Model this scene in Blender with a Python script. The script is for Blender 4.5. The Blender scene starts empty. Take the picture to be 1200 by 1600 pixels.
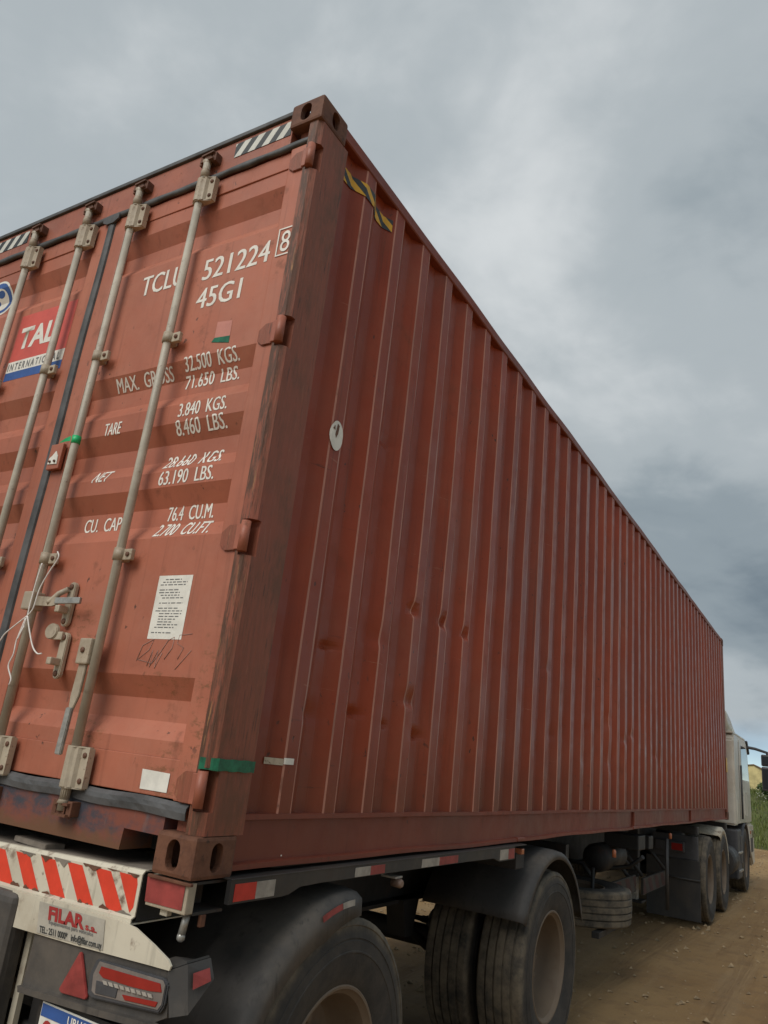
import bpy, bmesh, math, random
from mathutils import Vector, Matrix
random.seed(7)
R = math.radians
scene = bpy.context.scene
col = scene.collection

# ------------------------------------------------------------------ camera
G = 1.19                                   # container floor line above the ground
CX, CY, CZ = 1.60409, -1.75046, 0.40258    # camera, relative to the container's rear corner
YAW, PIT, ROL, FPX = -0.561294, 0.313402, -0.113254, 1159.734
fw = Vector((math.sin(YAW)*math.cos(PIT), math.cos(YAW)*math.cos(PIT), math.sin(PIT)))
rt = Vector((math.cos(YAW), -math.sin(YAW), 0)); dn = fw.cross(rt)
rt, dn = rt*math.cos(ROL)+dn*math.sin(ROL), -rt*math.sin(ROL)+dn*math.cos(ROL)
cam_d = bpy.data.cameras.new('camera'); cam = bpy.data.objects.new('camera', cam_d); col.objects.link(cam)
mw = Matrix((rt, -dn, -fw)).transposed().to_4x4(); mw.translation = (CX, CY, CZ+G)
cam.matrix_world = mw
cam_d.sensor_fit = 'VERTICAL'; cam_d.sensor_height = 36; cam_d.sensor_width = 27
cam_d.lens = FPX/1600*36; cam_d.clip_start = .05; cam_d.clip_end = 3000
scene.camera = cam
def UP(px, py, axis, val):
    """photo pixel -> point on an axis plane (container coordinates)"""
    d = rt*((px-600)/FPX)+dn*((py-800)/FPX)+fw
    o = Vector((CX, CY, CZ)); t = (val-o[axis])/d[axis]
    return o+d*t

# ------------------------------------------------------------------ sky and sun
SUN_EL, SUN_AZ = 44, 187     # azimuth measured from +Y towards +X (sun behind the photographer)
SKY_STR = .10
w = bpy.data.worlds.new('World'); scene.world = w; w.use_nodes = True
nt = w.node_tree; nt.nodes.clear()
def wn(t, **k):
    n = nt.nodes.new(t)
    for a, b in k.items(): setattr(n, a, b)
    return n
def wmath(op, a, b=None, c=None):
    n = wn('ShaderNodeMath', operation=op)
    for i, v in enumerate((a, b, c)):
        if v is None: continue
        if isinstance(v, (int, float)): n.inputs[i].default_value = v
        else: nt.links.new(v, n.inputs[i])
    return n.outputs[0]
sky = wn('ShaderNodeTexSky', sky_type='NISHITA', sun_disc=False)
sky.sun_elevation = R(SUN_EL); sky.sun_rotation = R(SUN_AZ); sky.altitude = 50
sky.air_density = .7; sky.dust_density = 0; sky.ozone_density = 3
tc = wn('ShaderNodeTexCoord'); sep = wn('ShaderNodeSeparateXYZ'); nt.links.new(tc.outputs['Generated'], sep.inputs[0])
zz = wmath('MAXIMUM', sep.outputs[2], 0.0); den = wmath('ADD', zz, .40)
cmb = wn('ShaderNodeCombineXYZ')
nt.links.new(wmath('DIVIDE', sep.outputs[0], den), cmb.inputs[0]); nt.links.new(wmath('DIVIDE', sep.outputs[1], den), cmb.inputs[1])
def wnoise(scale, detail, rough, loc, dist=0):
    m = wn('ShaderNodeMapping'); m.inputs['Location'].default_value = loc; nt.links.new(cmb.outputs[0], m.inputs[0])
    n = wn('ShaderNodeTexNoise'); n.inputs['Scale'].default_value = scale; n.inputs['Detail'].default_value = detail
    n.inputs['Roughness'].default_value = rough; n.inputs['Distortion'].default_value = dist
    nt.links.new(m.outputs[0], n.inputs['Vector']); return n.outputs['Fac']
def wramp(fac, stops):
    r = wn('ShaderNodeValToRGB'); cr = r.color_ramp; cr.interpolation = 'EASE'
    while len(cr.elements) < len(stops): cr.elements.new(.5)
    for e, (p, c) in zip(cr.elements, stops): e.position = p; e.color = (*c, 1)
    nt.links.new(fac, r.inputs[0]); return r.outputs[0]
n1 = wnoise(.75, 6, .5, (3.1, 1.7, 0), .5); n2 = wnoise(2.2, 5, .55, (8.2, 4.4, 0), .3)
n3 = wnoise(6.5, 6, .6, (2.2, 9.4, 0), .4)
mixn = wmath('ADD', wmath('ADD', wmath('MULTIPLY', n1, .66), wmath('MULTIPLY', n2, .25)), wmath('MULTIPLY', n3, .09))
cloud = wramp(mixn, [(.38, (.165, .210, .250)), (.47, (.265, .315, .350)), (.54, (.40, .445, .472)), (.64, (.62, .650, .665))])
cs = wn('ShaderNodeVectorMath', operation='SCALE'); nt.links.new(cloud, cs.inputs[0]); cs.inputs['Scale'].default_value = 7.2
cover = wmath('ADD', wmath('MULTIPLY', zz, 9.0), wmath('MULTIPLY', wmath('SUBTRACT', wnoise(.6, 5, .55, (1.3, 6.5, 0)), .5), 2.4))
cover = wmath('MULTIPLY', wmath('SUBTRACT', cover, .30), 1.6); n = wn('ShaderNodeClamp'); nt.links.new(cover, n.inputs[0])
mx = wn('ShaderNodeMix', data_type='RGBA'); nt.links.new(n.outputs[0], mx.inputs[0])
sk2 = wn('ShaderNodeVectorMath', operation='SCALE'); nt.links.new(sky.outputs[0], sk2.inputs[0]); sk2.inputs['Scale'].default_value = .6
nt.links.new(sk2.outputs[0], mx.inputs[6]); nt.links.new(cs.outputs[0], mx.inputs[7])
bg = wn('ShaderNodeBackground'); bg.inputs[1].default_value = SKY_STR; nt.links.new(mx.outputs[2], bg.inputs[0])
wo = wn('ShaderNodeOutputWorld'); nt.links.new(bg.outputs[0], wo.inputs[0])
sd = bpy.data.lights.new('sun', 'SUN'); sd.energy = 1.5; sd.angle = R(40); sd.color = (1, .955, .89)
so = bpy.data.objects.new('sun', sd); col.objects.link(so)
sdir = Vector((math.sin(R(SUN_AZ))*math.cos(R(SUN_EL)), math.cos(R(SUN_AZ))*math.cos(R(SUN_EL)), math.sin(R(SUN_EL))))
so.rotation_euler = (-sdir).to_track_quat('-Z', 'Y').to_euler(); so.location = (0, 0, 30)
vs = scene.view_settings; vs.view_transform = 'Standard'; vs.look = 'None'; vs.gamma = 1; vs.exposure = .55

# ------------------------------------------------------------------ materials
class NT:
    def __init__(s, name):
        s.m = bpy.data.materials.new(name); s.m.use_nodes = True; s.t = s.m.node_tree
        s.b = s.t.nodes['Principled BSDF']; s.tc = s.t.nodes.new('ShaderNodeTexCoord')
    def link(s, a, b): s.t.links.new(a, b)
    def node(s, t, **k):
        n = s.t.nodes.new(t)
        for a, b in k.items(): setattr(n, a, b)
        return n
    def noise(s, scale, detail=5, rough=.6, sc=(1, 1, 1), loc=(0, 0, 0), dist=0):
        m = s.node('ShaderNodeMapping'); m.inputs['Scale'].default_value = sc; m.inputs['Location'].default_value = loc
        s.link(s.tc.outputs['Object'], m.inputs[0])
        n = s.node('ShaderNodeTexNoise'); n.inputs['Scale'].default_value = scale; n.inputs['Detail'].default_value = detail
        n.inputs['Roughness'].default_value = rough; n.inputs['Distortion'].default_value = dist
        s.link(m.outputs[0], n.inputs['Vector']); return n.outputs['Fac']
    def step(s, fac, a, b, lo=0., hi=1.):
        n = s.node('ShaderNodeMapRange'); n.interpolation_type = 'SMOOTHSTEP'
        n.inputs[1].default_value = a; n.inputs[2].default_value = b; n.inputs[3].default_value = lo; n.inputs[4].default_value = hi
        s.link(fac, n.inputs[0]); return n.outputs[0]
    def mix(s, fac, a, b):
        n = s.node('ShaderNodeMix', data_type='RGBA')
        for i, v in ((0, fac), (6, a), (7, b)):
            if isinstance(v, tuple): n.inputs[i].default_value = (*v, 1)
            elif isinstance(v, (int, float)): n.inputs[i].default_value = v
            else: s.link(v, n.inputs[i])
        return n.outputs[2]
    def math(s, op, a, b=0.):
        n = s.node('ShaderNodeMath', operation=op)
        for i, v in enumerate((a, b)):
            if isinstance(v, (int, float)): n.inputs[i].default_value = v
            else: s.link(v, n.inputs[i])
        return n.outputs[0]
    def bump(s, h, strength=.3, dist=.01):
        n = s.node('ShaderNodeBump'); n.inputs['Strength'].default_value = strength; n.inputs['Distance'].default_value = dist
        s.link(h, n.inputs['Height']); s.link(n.outputs[0], s.b.inputs['Normal'])
    def color(s, c):
        if isinstance(c, tuple): s.b.inputs['Base Color'].default_value = (*c, 1)
        else: s.link(c, s.b.inputs['Base Color'])
    def rough(s, r):
        if isinstance(r, (int, float)): s.b.inputs['Roughness'].default_value = r
        else: s.link(r, s.b.inputs['Roughness'])
def mul(c, k): return tuple(min(1, v*k) for v in c)
RUST = (.105, .040, .018); GRIME = (.035, .026, .020)
def paint(name, base, rust=.25, streak=.3, rough=.45, chips=.3, dust=None, dusta=.3, seed=0, spots=(), k=1., sheets=False):
    n = NT(name)
    a = n.noise(1.3*k, 7, .62, loc=(seed, 0, 0)); b = n.noise(9*k, 6, .65, loc=(0, seed, 3))
    c = n.mix(n.step(a, .3, .7), mul(base, .80), mul(base, 1.14))
    if dust: c = n.mix(n.math('MULTIPLY', n.step(n.noise(2.2, 8, .7, loc=(5, seed, 1)), .42, .68), dusta), c, dust)
    st = n.noise(1, 6, .7, sc=(26, 26, .9), loc=(seed, 2, 0))
    c = n.mix(n.math('MULTIPLY', n.step(st, .54, .70), streak), c, mul(base, .38))
    c = n.mix(n.math('MULTIPLY', n.step(n.noise(1, 5, .7, sc=(18, 18, 1.4), loc=(9, seed, 0)), .60, .72), streak*.8), c, mul(base, 1.5))
    rf = n.math('MULTIPLY', n.step(b, .56, .70), n.step(a, .40, .62))
    c = n.mix(n.math('MULTIPLY', rf, rust), c, RUST)
    ch = n.step(n.noise(34, 4, .6, sc=(1, 1, .6), loc=(seed, seed, 0)), .655, .70)
    ch = n.math('MULTIPLY', ch, n.step(n.noise(2.6, 4, .6, loc=(3, 8, seed)), .46, .62))
    c = n.mix(n.math('MULTIPLY', ch, chips), c, GRIME)
    if sheets:                                  # welded sheets fade differently; scrapes, runs and knocks on top; darker towards the bottom
        sx = n.node('ShaderNodeSeparateXYZ'); n.link(n.tc.outputs['Object'], sx.inputs[0])
        wnz = n.node('ShaderNodeTexWhiteNoise', noise_dimensions='1D'); n.link(n.math('FLOOR', n.math('DIVIDE', n.math('ADD', sx.outputs[1], 6.05), 1.072)), wnz.inputs['W'])
        c = n.mix(n.math('MULTIPLY', wnz.outputs['Value'], .34), c, mul(base, .62))
        hz_ = n.step(n.noise(1, 6, .72, sc=(2, 3.2, 46), loc=(1, 7, 2)), .635, .70); zone = n.step(n.noise(1.1, 4, .6, loc=(6, 1, 9)), .44, .60)
        c = n.mix(n.math('MULTIPLY', n.math('MULTIPLY', hz_, zone), .75), c, (.060, .024, .014))
        hz2 = n.step(n.noise(1, 6, .72, sc=(2, 4, 60), loc=(5, 2, 7)), .66, .71); c = n.mix(n.math('MULTIPLY', hz2, .55), c, (.40, .19, .12))
        run = n.step(n.noise(1, 6, .7, sc=(20, 17, .55), loc=(3, 3, 3)), .56, .68); c = n.mix(n.math('MULTIPLY', run, .50), c, (.115, .036, .018))
        spk = n.math('MULTIPLY', n.step(n.noise(17, 5, .65, loc=(2, 9, 4)), .66, .70), n.step(n.noise(1.6, 3, .5, loc=(9, 4, 4)), .46, .62)); c = n.mix(n.math('MULTIPLY', spk, .8), c, (.055, .022, .014))
        low = n.math('ADD', sx.outputs[2], n.math('MULTIPLY', n.math('SUBTRACT', n.noise(3, 6, .7), .5), .7)); c = n.mix(n.step(low, .10, .62, .5, 0.), c, (.115, .038, .021))
    if spots:
        sx = n.node('ShaderNodeSeparateXYZ'); gm_ = n.node('ShaderNodeNewGeometry'); n.link(gm_.outputs['Position'], sx.inputs[0]); tot = None
        for (px_, pz_, rx_, rz_) in spots:
            d = n.math('ADD', n.math('POWER', n.math('DIVIDE', n.math('SUBTRACT', sx.outputs[0], px_), rx_), 2.), n.math('POWER', n.math('DIVIDE', n.math('SUBTRACT', sx.outputs[2], pz_+G), rz_), 2.))
            k = n.step(d, .1, 1.2, 1, 0); tot = k if tot is None else n.math('MAXIMUM', tot, k)
        sm_ = n.math('MULTIPLY', tot, n.step(n.noise(24, 8, .75, sc=(1, 1, 1.8), loc=(2, 2, seed)), .50, .62)); c = n.mix(n.math('MULTIPLY', sm_, .8), c, (.20, .085, .035))
    n.color(c)
    n.rough(n.step(n.math('ADD', n.math('MULTIPLY', b, .5), n.math('MULTIPLY', a, .5)), .3, .7, rough-.1, rough+.18))
    n.bump(n.math('ADD', n.math('MULTIPLY', b, .6), n.math('MULTIPLY', ch, -.5)), .22, .006)
    return n.m
def flat(name, c, rough=.5, metal=0., var=.18, scale=14, bump=.15):
    n = NT(name); f = n.noise(scale, 6, .65)
    n.color(n.mix(n.step(f, .3, .7), mul(c, 1-var), mul(c, 1+var))); n.rough(rough); n.b.inputs['Metallic'].default_value = metal
    if bump: n.bump(f, bump, .004)
    return n.m
M = {}
RED = (.335, .088, .054)
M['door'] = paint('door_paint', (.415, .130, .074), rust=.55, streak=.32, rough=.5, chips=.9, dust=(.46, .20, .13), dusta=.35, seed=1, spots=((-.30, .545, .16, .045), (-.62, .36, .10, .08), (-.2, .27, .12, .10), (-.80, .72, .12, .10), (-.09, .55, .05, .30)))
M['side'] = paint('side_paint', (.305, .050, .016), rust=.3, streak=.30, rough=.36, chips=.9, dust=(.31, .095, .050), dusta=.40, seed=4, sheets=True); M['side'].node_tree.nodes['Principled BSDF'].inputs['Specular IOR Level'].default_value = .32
M['worn_glint'] = paint('worn_highlight_paint', (.46, .20, .14), rust=.6, streak=.8, rough=.42, chips=.5, seed=14)  # crease edges: worn paint, lightened to paint in their bright highlight line
M['rail'] = paint('rail_paint', (.215, .046, .022), rust=.7, streak=.3, rough=.5, chips=.6, seed=6)
M['frame'] = paint('frame_paint', (.35, .110, .065), rust=.8, streak=.35, rough=.5, chips=.8, dust=(.35, .18, .13), dusta=.3, seed=2, k=3.)
M['cream'] = paint('cream_paint', (.45, .385, .29), rust=.85, streak=.5, rough=.5, chips=.9, dust=(.24, .17, .11), dusta=.6, seed=3, k=7.)
M['rod'] = paint('rod_paint', (.47, .43, .35), rust=.7, streak=.5, rough=.45, chips=.8, dust=(.25, .19, .14), dusta=.5, seed=8, k=4.)
M['galv'] = flat('galvanised_steel', (.40, .39, .36), .45, .6, .25, 30)
M['white'] = paint('dirty_white_paint', (.60, .55, .44), rust=.9, streak=.45, rough=.5, chips=.8, dust=(.30, .22, .13), dusta=.55, seed=5)
M['black'] = paint('black_paint', (.030, .029, .029), rust=.2, streak=.3, rough=.5, chips=.2, dust=(.08, .062, .046), dusta=.45, seed=7)
M['chassis'] = paint('chassis_paint', (.022, .021, .021), rust=.4, streak=.3, rough=.6, chips=.2, dust=(.05, .04, .03), dusta=.5, seed=9)
M['plastic'] = paint('mudguard_plastic', (.062, .057, .053), rust=0, streak=.6, rough=.62, chips=.1, dust=(.17, .14, .11), dusta=.55, seed=11)
M['gasket'] = flat('rubber_gasket', (.075, .076, .078), .6, 0, .4, 9, .3)
M['dark'] = flat('dark_recess', (.012, .011, .010), .8)
M['bolt'] = flat('rusty_bolt', (.13, .06, .035), .7, 0, .3, 40)
M['lettering'] = flat('white_lettering', (.80, .77, .70), .6, 0, .10, 20, 0)
M['paper'] = flat('white_sticker', (.76, .74, .67), .6, 0, .10, 18, .1)
M['print'] = flat('grey_print', (.16, .16, .16), .7, 0, .2, 40, 0)
M['chalk'] = flat('chalk', (.36, .22, .185), .9, 0, .3, 60, 0)
M['red_refl'] = flat('red_reflective', (.50, .035, .025), .35, 0, .15, 12, .05)
M['bright_red'] = flat('orange_red_reflective', (.72, .060, .030), .35, 0, .10, 12, .1)
M['dull_red'] = flat('dull_red_reflective', (.28, .045, .04), .5, 0, .3, 12, .05)
M['grey_refl'] = flat('dirty_white_reflective', (.34, .31, .27), .5, 0, .25, 14, .05)
M['pale'] = flat('pale_reflective', (.62, .62, .56), .5, 0, .12, 12, .05)
M['stripe'] = flat('stripe_black', (.035, .04, .042), .5, 0, .2, 12, 0)
M['yellow'] = flat('yellow_tape', (.72, .40, .02), .45, 0, .15, 12, 0)
M['green'] = flat('green_tape', (.010, .14, .072), .35, 0, .4, 20, .3)
M['ribbon'] = flat('green_ribbon', (.01, .42, .14), .4, 0, .2, 20, 0)
M['pink'] = flat('faded_pink_sticker', (.55, .22, .17), .5, 0, .1, 12, 0)
M['tal_red'] = flat('sticker_red', (.62, .10, .075), .45, 0, .12, 6, 0)
M['blue'] = flat('sticker_blue', (.035, .10, .32), .45, 0, .12, 12, 0)
M['maroon'] = flat('maroon_letters', (.36, .03, .03), .5, 0, .1, 12, 0)
M['twine'] = flat('white_twine', (.78, .74, .70), .8, 0, .1, 60, 0)
M['rim'] = paint('dusty_rim', (.165, .122, .085), rust=.3, streak=.1, rough=.6, chips=.3, dust=(.21, .15, .095), dusta=.6, seed=13)
M['lens'] = flat('lamp_lens', (.30, .025, .02), .15, 0, .1, 12, 0)
M['clear'] = flat('clear_lens', (.20, .175, .16), .15, 0, .2, 20, 0)
M['amber'] = flat('amber_lens', (.40, .13, .06), .25, 0, .1, 12, 0)
M['pink_lens'] = flat('dusty_lens', (.26, .17, .13), .4, 0, .2, 20, 0)
M['dim'] = flat('grimy_shaded_stripe', (.045, .038, .031), .8, 0, .4, 9, 0); M['dim_red'] = flat('grimy_shaded_red', (.055, .018, .014), .8, 0, .4, 9, 0)  # grime plus the shade under the trailer, darkened into the guard stripes
M['grey_plate'] = flat('maker_plate_grey', (.42, .39, .33), .5, 0, .15, 16, .1)
M['cab'] = paint('cab_paint', (.70, .66, .58), rust=.1, streak=.3, rough=.35, chips=.1, dust=(.45, .36, .25), dusta=.4, seed=15)
M['trim'] = flat('dark_grey_plastic', (.06, .06, .065), .55, 0, .2, 10)
g = NT('window_glass'); g.color((.02, .03, .035)); g.rough(.05); g.b.inputs['Specular IOR Level'].default_value = .8; M['glass'] = g.m
# rusty steel
def rusty(name, a, b, c, rough=.75, scale=7):
    n = NT(name); f = n.noise(scale, 8, .7); h = n.noise(28, 5, .7)
    cc = n.mix(n.step(f, .35, .65), a, b); cc = n.mix(n.step(h, .55, .72), cc, c)
    n.color(cc); n.rough(rough); n.bump(n.math('ADD', h, f), .4, .004); return n.m
M['rust'] = rusty('rusty_casting', (.105, .040, .021), (.165, .068, .036), (.045, .022, .014), scale=16)
# corner post: scraped vertically, mixing paint, rust and old brown
n = NT('scraped_post'); a = n.noise(1, 7, .75, sc=(75, 75, 7)); b = n.noise(1, 5, .7, sc=(110, 110, 9), loc=(4, 1, 0)); c0 = n.noise(3, 6, .6)
c = n.mix(n.step(a, .36, .66), (.285, .086, .047), (.205, .070, .037)); c = n.mix(n.step(c0, .42, .7), c, (.29, .080, .045))
c = n.mix(n.math('MULTIPLY', n.math('MULTIPLY', n.step(b, .58, .64), n.step(n.noise(5, 5, .6), .42, .6)), .85), c, (.060, .030, .020)); c = n.mix(n.math('MULTIPLY', n.step(n.noise(1, 5, .7, sc=(90, 90, 8), loc=(7, 7, 2)), .62, .70), .5), c, (.42, .20, .10))
sx = n.node('ShaderNodeSeparateXYZ'); n.link(n.tc.outputs['Object'], sx.inputs[0])
ed = n.math('MULTIPLY', n.step(sx.outputs[1], -6.088, -6.058, 1, 0), n.step(n.noise(1, 6, .75, sc=(40, 40, 5), loc=(1, 5, 3)), .42, .54)); c = n.mix(n.math('MULTIPLY', ed, .95), c, (.085, .038, .020))
ed = n.math('MULTIPLY', n.step(sx.outputs[1], -6.084, -6.066, 1, 0), n.step(n.noise(1, 6, .75, sc=(60, 60, 4), loc=(8, 5, 3)), .60, .66)); c = n.mix(ed, c, (.36, .18, .07))
bl = n.math('MULTIPLY', n.step(n.noise(4, 7, .72, sc=(1, 1, .5), loc=(2, 8, 1)), .50, .66), .65); c = n.mix(bl, c, (.120, .055, .028))
n.color(c); n.rough(.6); n.bump(n.math('ADD', a, b), .45, .006); M['post'] = n.m
# rear sill: blue black rubbed, rust below
n = NT('rubbed_sill'); a = n.noise(5, 6, .65, sc=(1, 1, 1.6)); b = n.noise(1, 6, .7, sc=(14, 14, 3)); sx = n.node('ShaderNodeSeparateXYZ'); n.link(n.tc.outputs['Object'], sx.inputs[0])
c = n.mix(n.step(a, .40, .58), (.21, .062, .040), (.050, .052, .068)); c = n.mix(n.math('MULTIPLY', n.step(b, .58, .7), .6), c, (.16, .13, .13))
hz = n.math('ADD', sx.outputs[2], n.math('MULTIPLY', n.math('SUBTRACT', n.noise(9, 6, .7), .5), .12))
c = n.mix(n.step(hz, .045, .085, 1, 0), c, (.150, .068, .034)); n.color(c); n.rough(.62); n.bump(b, .3, .005); M['sill'] = n.m
# tyre rubber, dusty at the shoulder
n = NT('tyre_rubber'); sx = n.node('ShaderNodeSeparateXYZ'); n.link(n.tc.outputs['Object'], sx.inputs[0])
rad = n.math('SQRT', n.math('ADD', n.math('POWER', sx.outputs[1], 2.), n.math('POWER', sx.outputs[2], 2.)))
f = n.noise(9, 7, .7); c = n.mix(n.step(f, .35, .7), (.030, .028, .026), (.062, .053, .044))
sh = n.math('MULTIPLY', n.step(rad, .455, .492), n.step(f, .25, .75)); c = n.mix(n.math('MULTIPLY', sh, .8), c, (.21, .17, .115))
n.color(c); n.rough(.78); n.bump(n.noise(45, 5, .7), .35, .004); M['tyre'] = n.m
# dirt ground
n = NT('dirt'); a = n.noise(.35, 8, .6); b = n.noise(3.5, 9, .7); c1 = n.noise(40, 6, .7); tr = n.noise(1, 6, .6, sc=(1.6, .12, 1))
c = n.mix(n.step(a, .35, .65), (.27, .158, .062), (.35, .222, .095)); c = n.mix(n.math('MULTIPLY', n.step(b, .45, .7), .55), c, (.185, .110, .052))
c = n.mix(n.math('MULTIPLY', n.step(tr, .5, .62), .35), c, (.38, .27, .145)); c = n.mix(n.math('MULTIPLY', n.step(c1, .6, .7), .4), c, (.42, .33, .21))
rut = n.step(n.noise(1, 5, .65, sc=(2.6, .16, 1), loc=(2, 3, 0), dist=.6), .44, .74); c = n.mix(n.math('MULTIPLY', rut, .5), c, (.165, .092, .038))
n.color(c); n.rough(.95); n.bump(n.math('ADD', n.math('ADD', n.math('MULTIPLY', b, 1.), n.math('MULTIPLY', c1, .35)), n.math('MULTIPLY', rut, -.5)), .7, .05); M['dirt'] = n.m
M['stone'] = flat('pebble', (.30, .22, .13), .9, 0, .4, 20)
M['soil'] = flat('bank_soil', (.085, .095, .030), .95, 0, .5, 1.5, .6)
def leafmat(name, c1, c2, c3):
    n = NT(name); oi = n.node('ShaderNodeObjectInfo'); f = n.noise(2.2, 5, .6); h = n.noise(14, 3, .6)
    c = n.mix(n.step(f, .35, .65), c1, c2); c = n.mix(n.math('MULTIPLY', n.step(h, .5, .68), .8), c, c3)
    n.color(c); n.rough(.6); n.b.inputs['Transmission Weight'].default_value = 0; return n.m
M['grass'] = leafmat('grass_blades', (.075, .120, .022), (.135, .165, .035), (.21, .19, .06))
M['leaf'] = leafmat('leaves', (.040, .085, .022), (.075, .125, .032), (.11, .15, .045))
M['bark'] = flat('bark', (.09, .065, .045), .9, 0, .4, 20, .6)
M['wall'] = flat('yellow_render', (.60, .50, .24), .9, 0, .22, 3, .3)
M['tile'] = flat('roof_tile', (.22, .13, .08), .85, 0, .4, 6, .4)
M['flower'] = flat('pale_flower', (.65, .65, .58), .8)
M['wood'] = flat('weathered_wood', (.20, .17, .14), .85, 0, .3, 8, .4)

# ------------------------------------------------------------------ mesh helpers
ORI = {}                                    # object -> origin in container coordinates
class MB:
    def __init__(s): s.bm = bmesh.new()
    def box(s, x0, x1, y0, y1, z0, z1, bev=0., seg=2):
        x0, x1 = sorted((x0, x1)); y0, y1 = sorted((y0, y1)); z0, z1 = sorted((z0, z1))
        P = [(x0,y0,z0),(x1,y0,z0),(x1,y1,z0),(x0,y1,z0),(x0,y0,z1),(x1,y0,z1),(x1,y1,z1),(x0,y1,z1)]
        v = [s.bm.verts.new(p) for p in P]
        F = [(0,3,2,1),(4,5,6,7),(0,1,5,4),(1,2,6,5),(2,3,7,6),(3,0,4,7)]
        f = [s.bm.faces.new([v[i] for i in q]) for q in F]
        if bev > 0:
            e = list({e for q in f for e in q.edges})
            bmesh.ops.bevel(s.bm, geom=e, offset=bev, segments=seg, affect='EDGES', profile=.6)
        return s
    def tube(s, pts, r, n=10, caps=True, r2=None):
        pts = [Vector(p) for p in pts]; rings = []; up = None
        for i, p in enumerate(pts):
            t = (pts[min(i+1, len(pts)-1)]-pts[max(i-1, 0)]).normalized()
            if up is None:
                a = Vector((0, 0, 1)) if abs(t.z) < .9 else Vector((1, 0, 0)); up = t.cross(a).normalized()
            else: up = (up-t*up.dot(t)).normalized()
            b = t.cross(up); rr = r if r2 is None else r+(r2-r)*i/(len(pts)-1)
            rings.append([s.bm.verts.new(p+(up*math.cos(k*2*math.pi/n)+b*math.sin(k*2*math.pi/n))*rr) for k in range(n)])
        for A, B in zip(rings, rings[1:]):
            for k in range(n):
                f = s.bm.faces.new((A[k], A[(k+1) % n], B[(k+1) % n], B[k])); f.smooth = True
        if caps: s.bm.faces.new(rings[0][::-1]); s.bm.faces.new(rings[-1])
        return s
    def lathe(s, prof, n=48, c=(0, 0, 0), axis='X', smooth=True, closed=False, caps=True):
        """prof: (along-axis, radius)"""
        c = Vector(c); rings = []
        for a, r in prof:
            ring = []
            for k in range(n):
                th = 2*math.pi*k/n; u, v = math.cos(th)*r, math.sin(th)*r
                ring.append(s.bm.verts.new(c+Vector({'X': (a, u, v), 'Y': (u, a, v), 'Z': (u, v, a)}[axis])))
            rings.append(ring)
        prs = list(zip(rings, rings[1:]))+([(rings[-1], rings[0])] if closed else [])
        for A, B in prs:
            for k in range(n):
                f = s.bm.faces.new((A[k], A[(k+1) % n], B[(k+1) % n], B[k])); f.smooth = smooth
        if not closed and caps:
            s.bm.faces.new(rings[0][::-1]); s.bm.faces.new(rings[-1])
        return s
    def prism(s, poly, axis, a, b, bev=0.):
        """poly in the two other axes (XYZ order), extruded along axis from a to b"""
        def P(u, v, t): return {'X': (t, u, v), 'Y': (u, t, v), 'Z': (u, v, t)}[axis]
        A = [s.bm.verts.new(P(u, v, a)) for u, v in poly]; B = [s.bm.verts.new(P(u, v, b)) for u, v in poly]
        m = len(poly); fs = [s.bm.faces.new(A), s.bm.faces.new(B[::-1])]
        for i in range(m): fs.append(s.bm.faces.new((A[i], B[i], B[(i+1) % m], A[(i+1) % m])))
        if bev:
            e = list({e for q in fs for e in q.edges}); bmesh.ops.bevel(s.bm, geom=e, offset=bev, segments=2, affect='EDGES')
        return s
    def sheet(s, grid, thick=0., smooth=False):
        """grid rows of points -> quads"""
        V = [[s.bm.verts.new(p) for p in row] for row in grid]; fs = []
        for A, B in zip(V, V[1:]):
            for k in range(len(A)-1):
                f = s.bm.faces.new((A[k], A[k+1], B[k+1], B[k])); f.smooth = smooth; fs.append(f)
        if thick:
            bmesh.ops.recalc_face_normals(s.bm, faces=fs); bmesh.ops.solidify(s.bm, geom=fs, thickness=thick)
        return s
    def poly(s, pts):
        s.bm.faces.new([s.bm.verts.new(p) for p in pts]); return s
    def build(s, name, mat, parent=None, origin=None, label=None, fix=True, jitter=0):
        if fix: bmesh.ops.recalc_face_normals(s.bm, faces=s.bm.faces[:])
        if origin is None: origin = ORI[parent] if parent else Vector((0, 0, -G))
        origin = Vector(origin); bmesh.ops.translate(s.bm, verts=s.bm.verts[:], vec=-origin)
        me = bpy.data.meshes.new(name); s.bm.to_mesh(me); s.bm.free(); me.materials.append(M[mat] if isinstance(mat, str) else mat)
        return link(name, me, parent, origin, label)
def link(name, me, parent, origin, label=None):
    o = bpy.data.objects.new(name, me); col.objects.link(o); ORI[o] = Vector(origin)
    if parent: o.parent = parent; o.location = ORI[o]-ORI[parent]
    else: o.location = ORI[o]+Vector((0, 0, G))
    if label: o['label'] = label
    return o
def thing(name, label, cat, origin, group=None):
    o = link(name, None, None, origin); o.empty_display_size = .2
    o['label'] = label; o['category'] = cat
    if group: o['group'] = group
    return o
def tag(o, label, cat, group=None, kind=None):
    o['label'] = label; o['category'] = cat
    if group: o['group'] = group
    if kind: o['kind'] = kind
    return o
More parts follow.
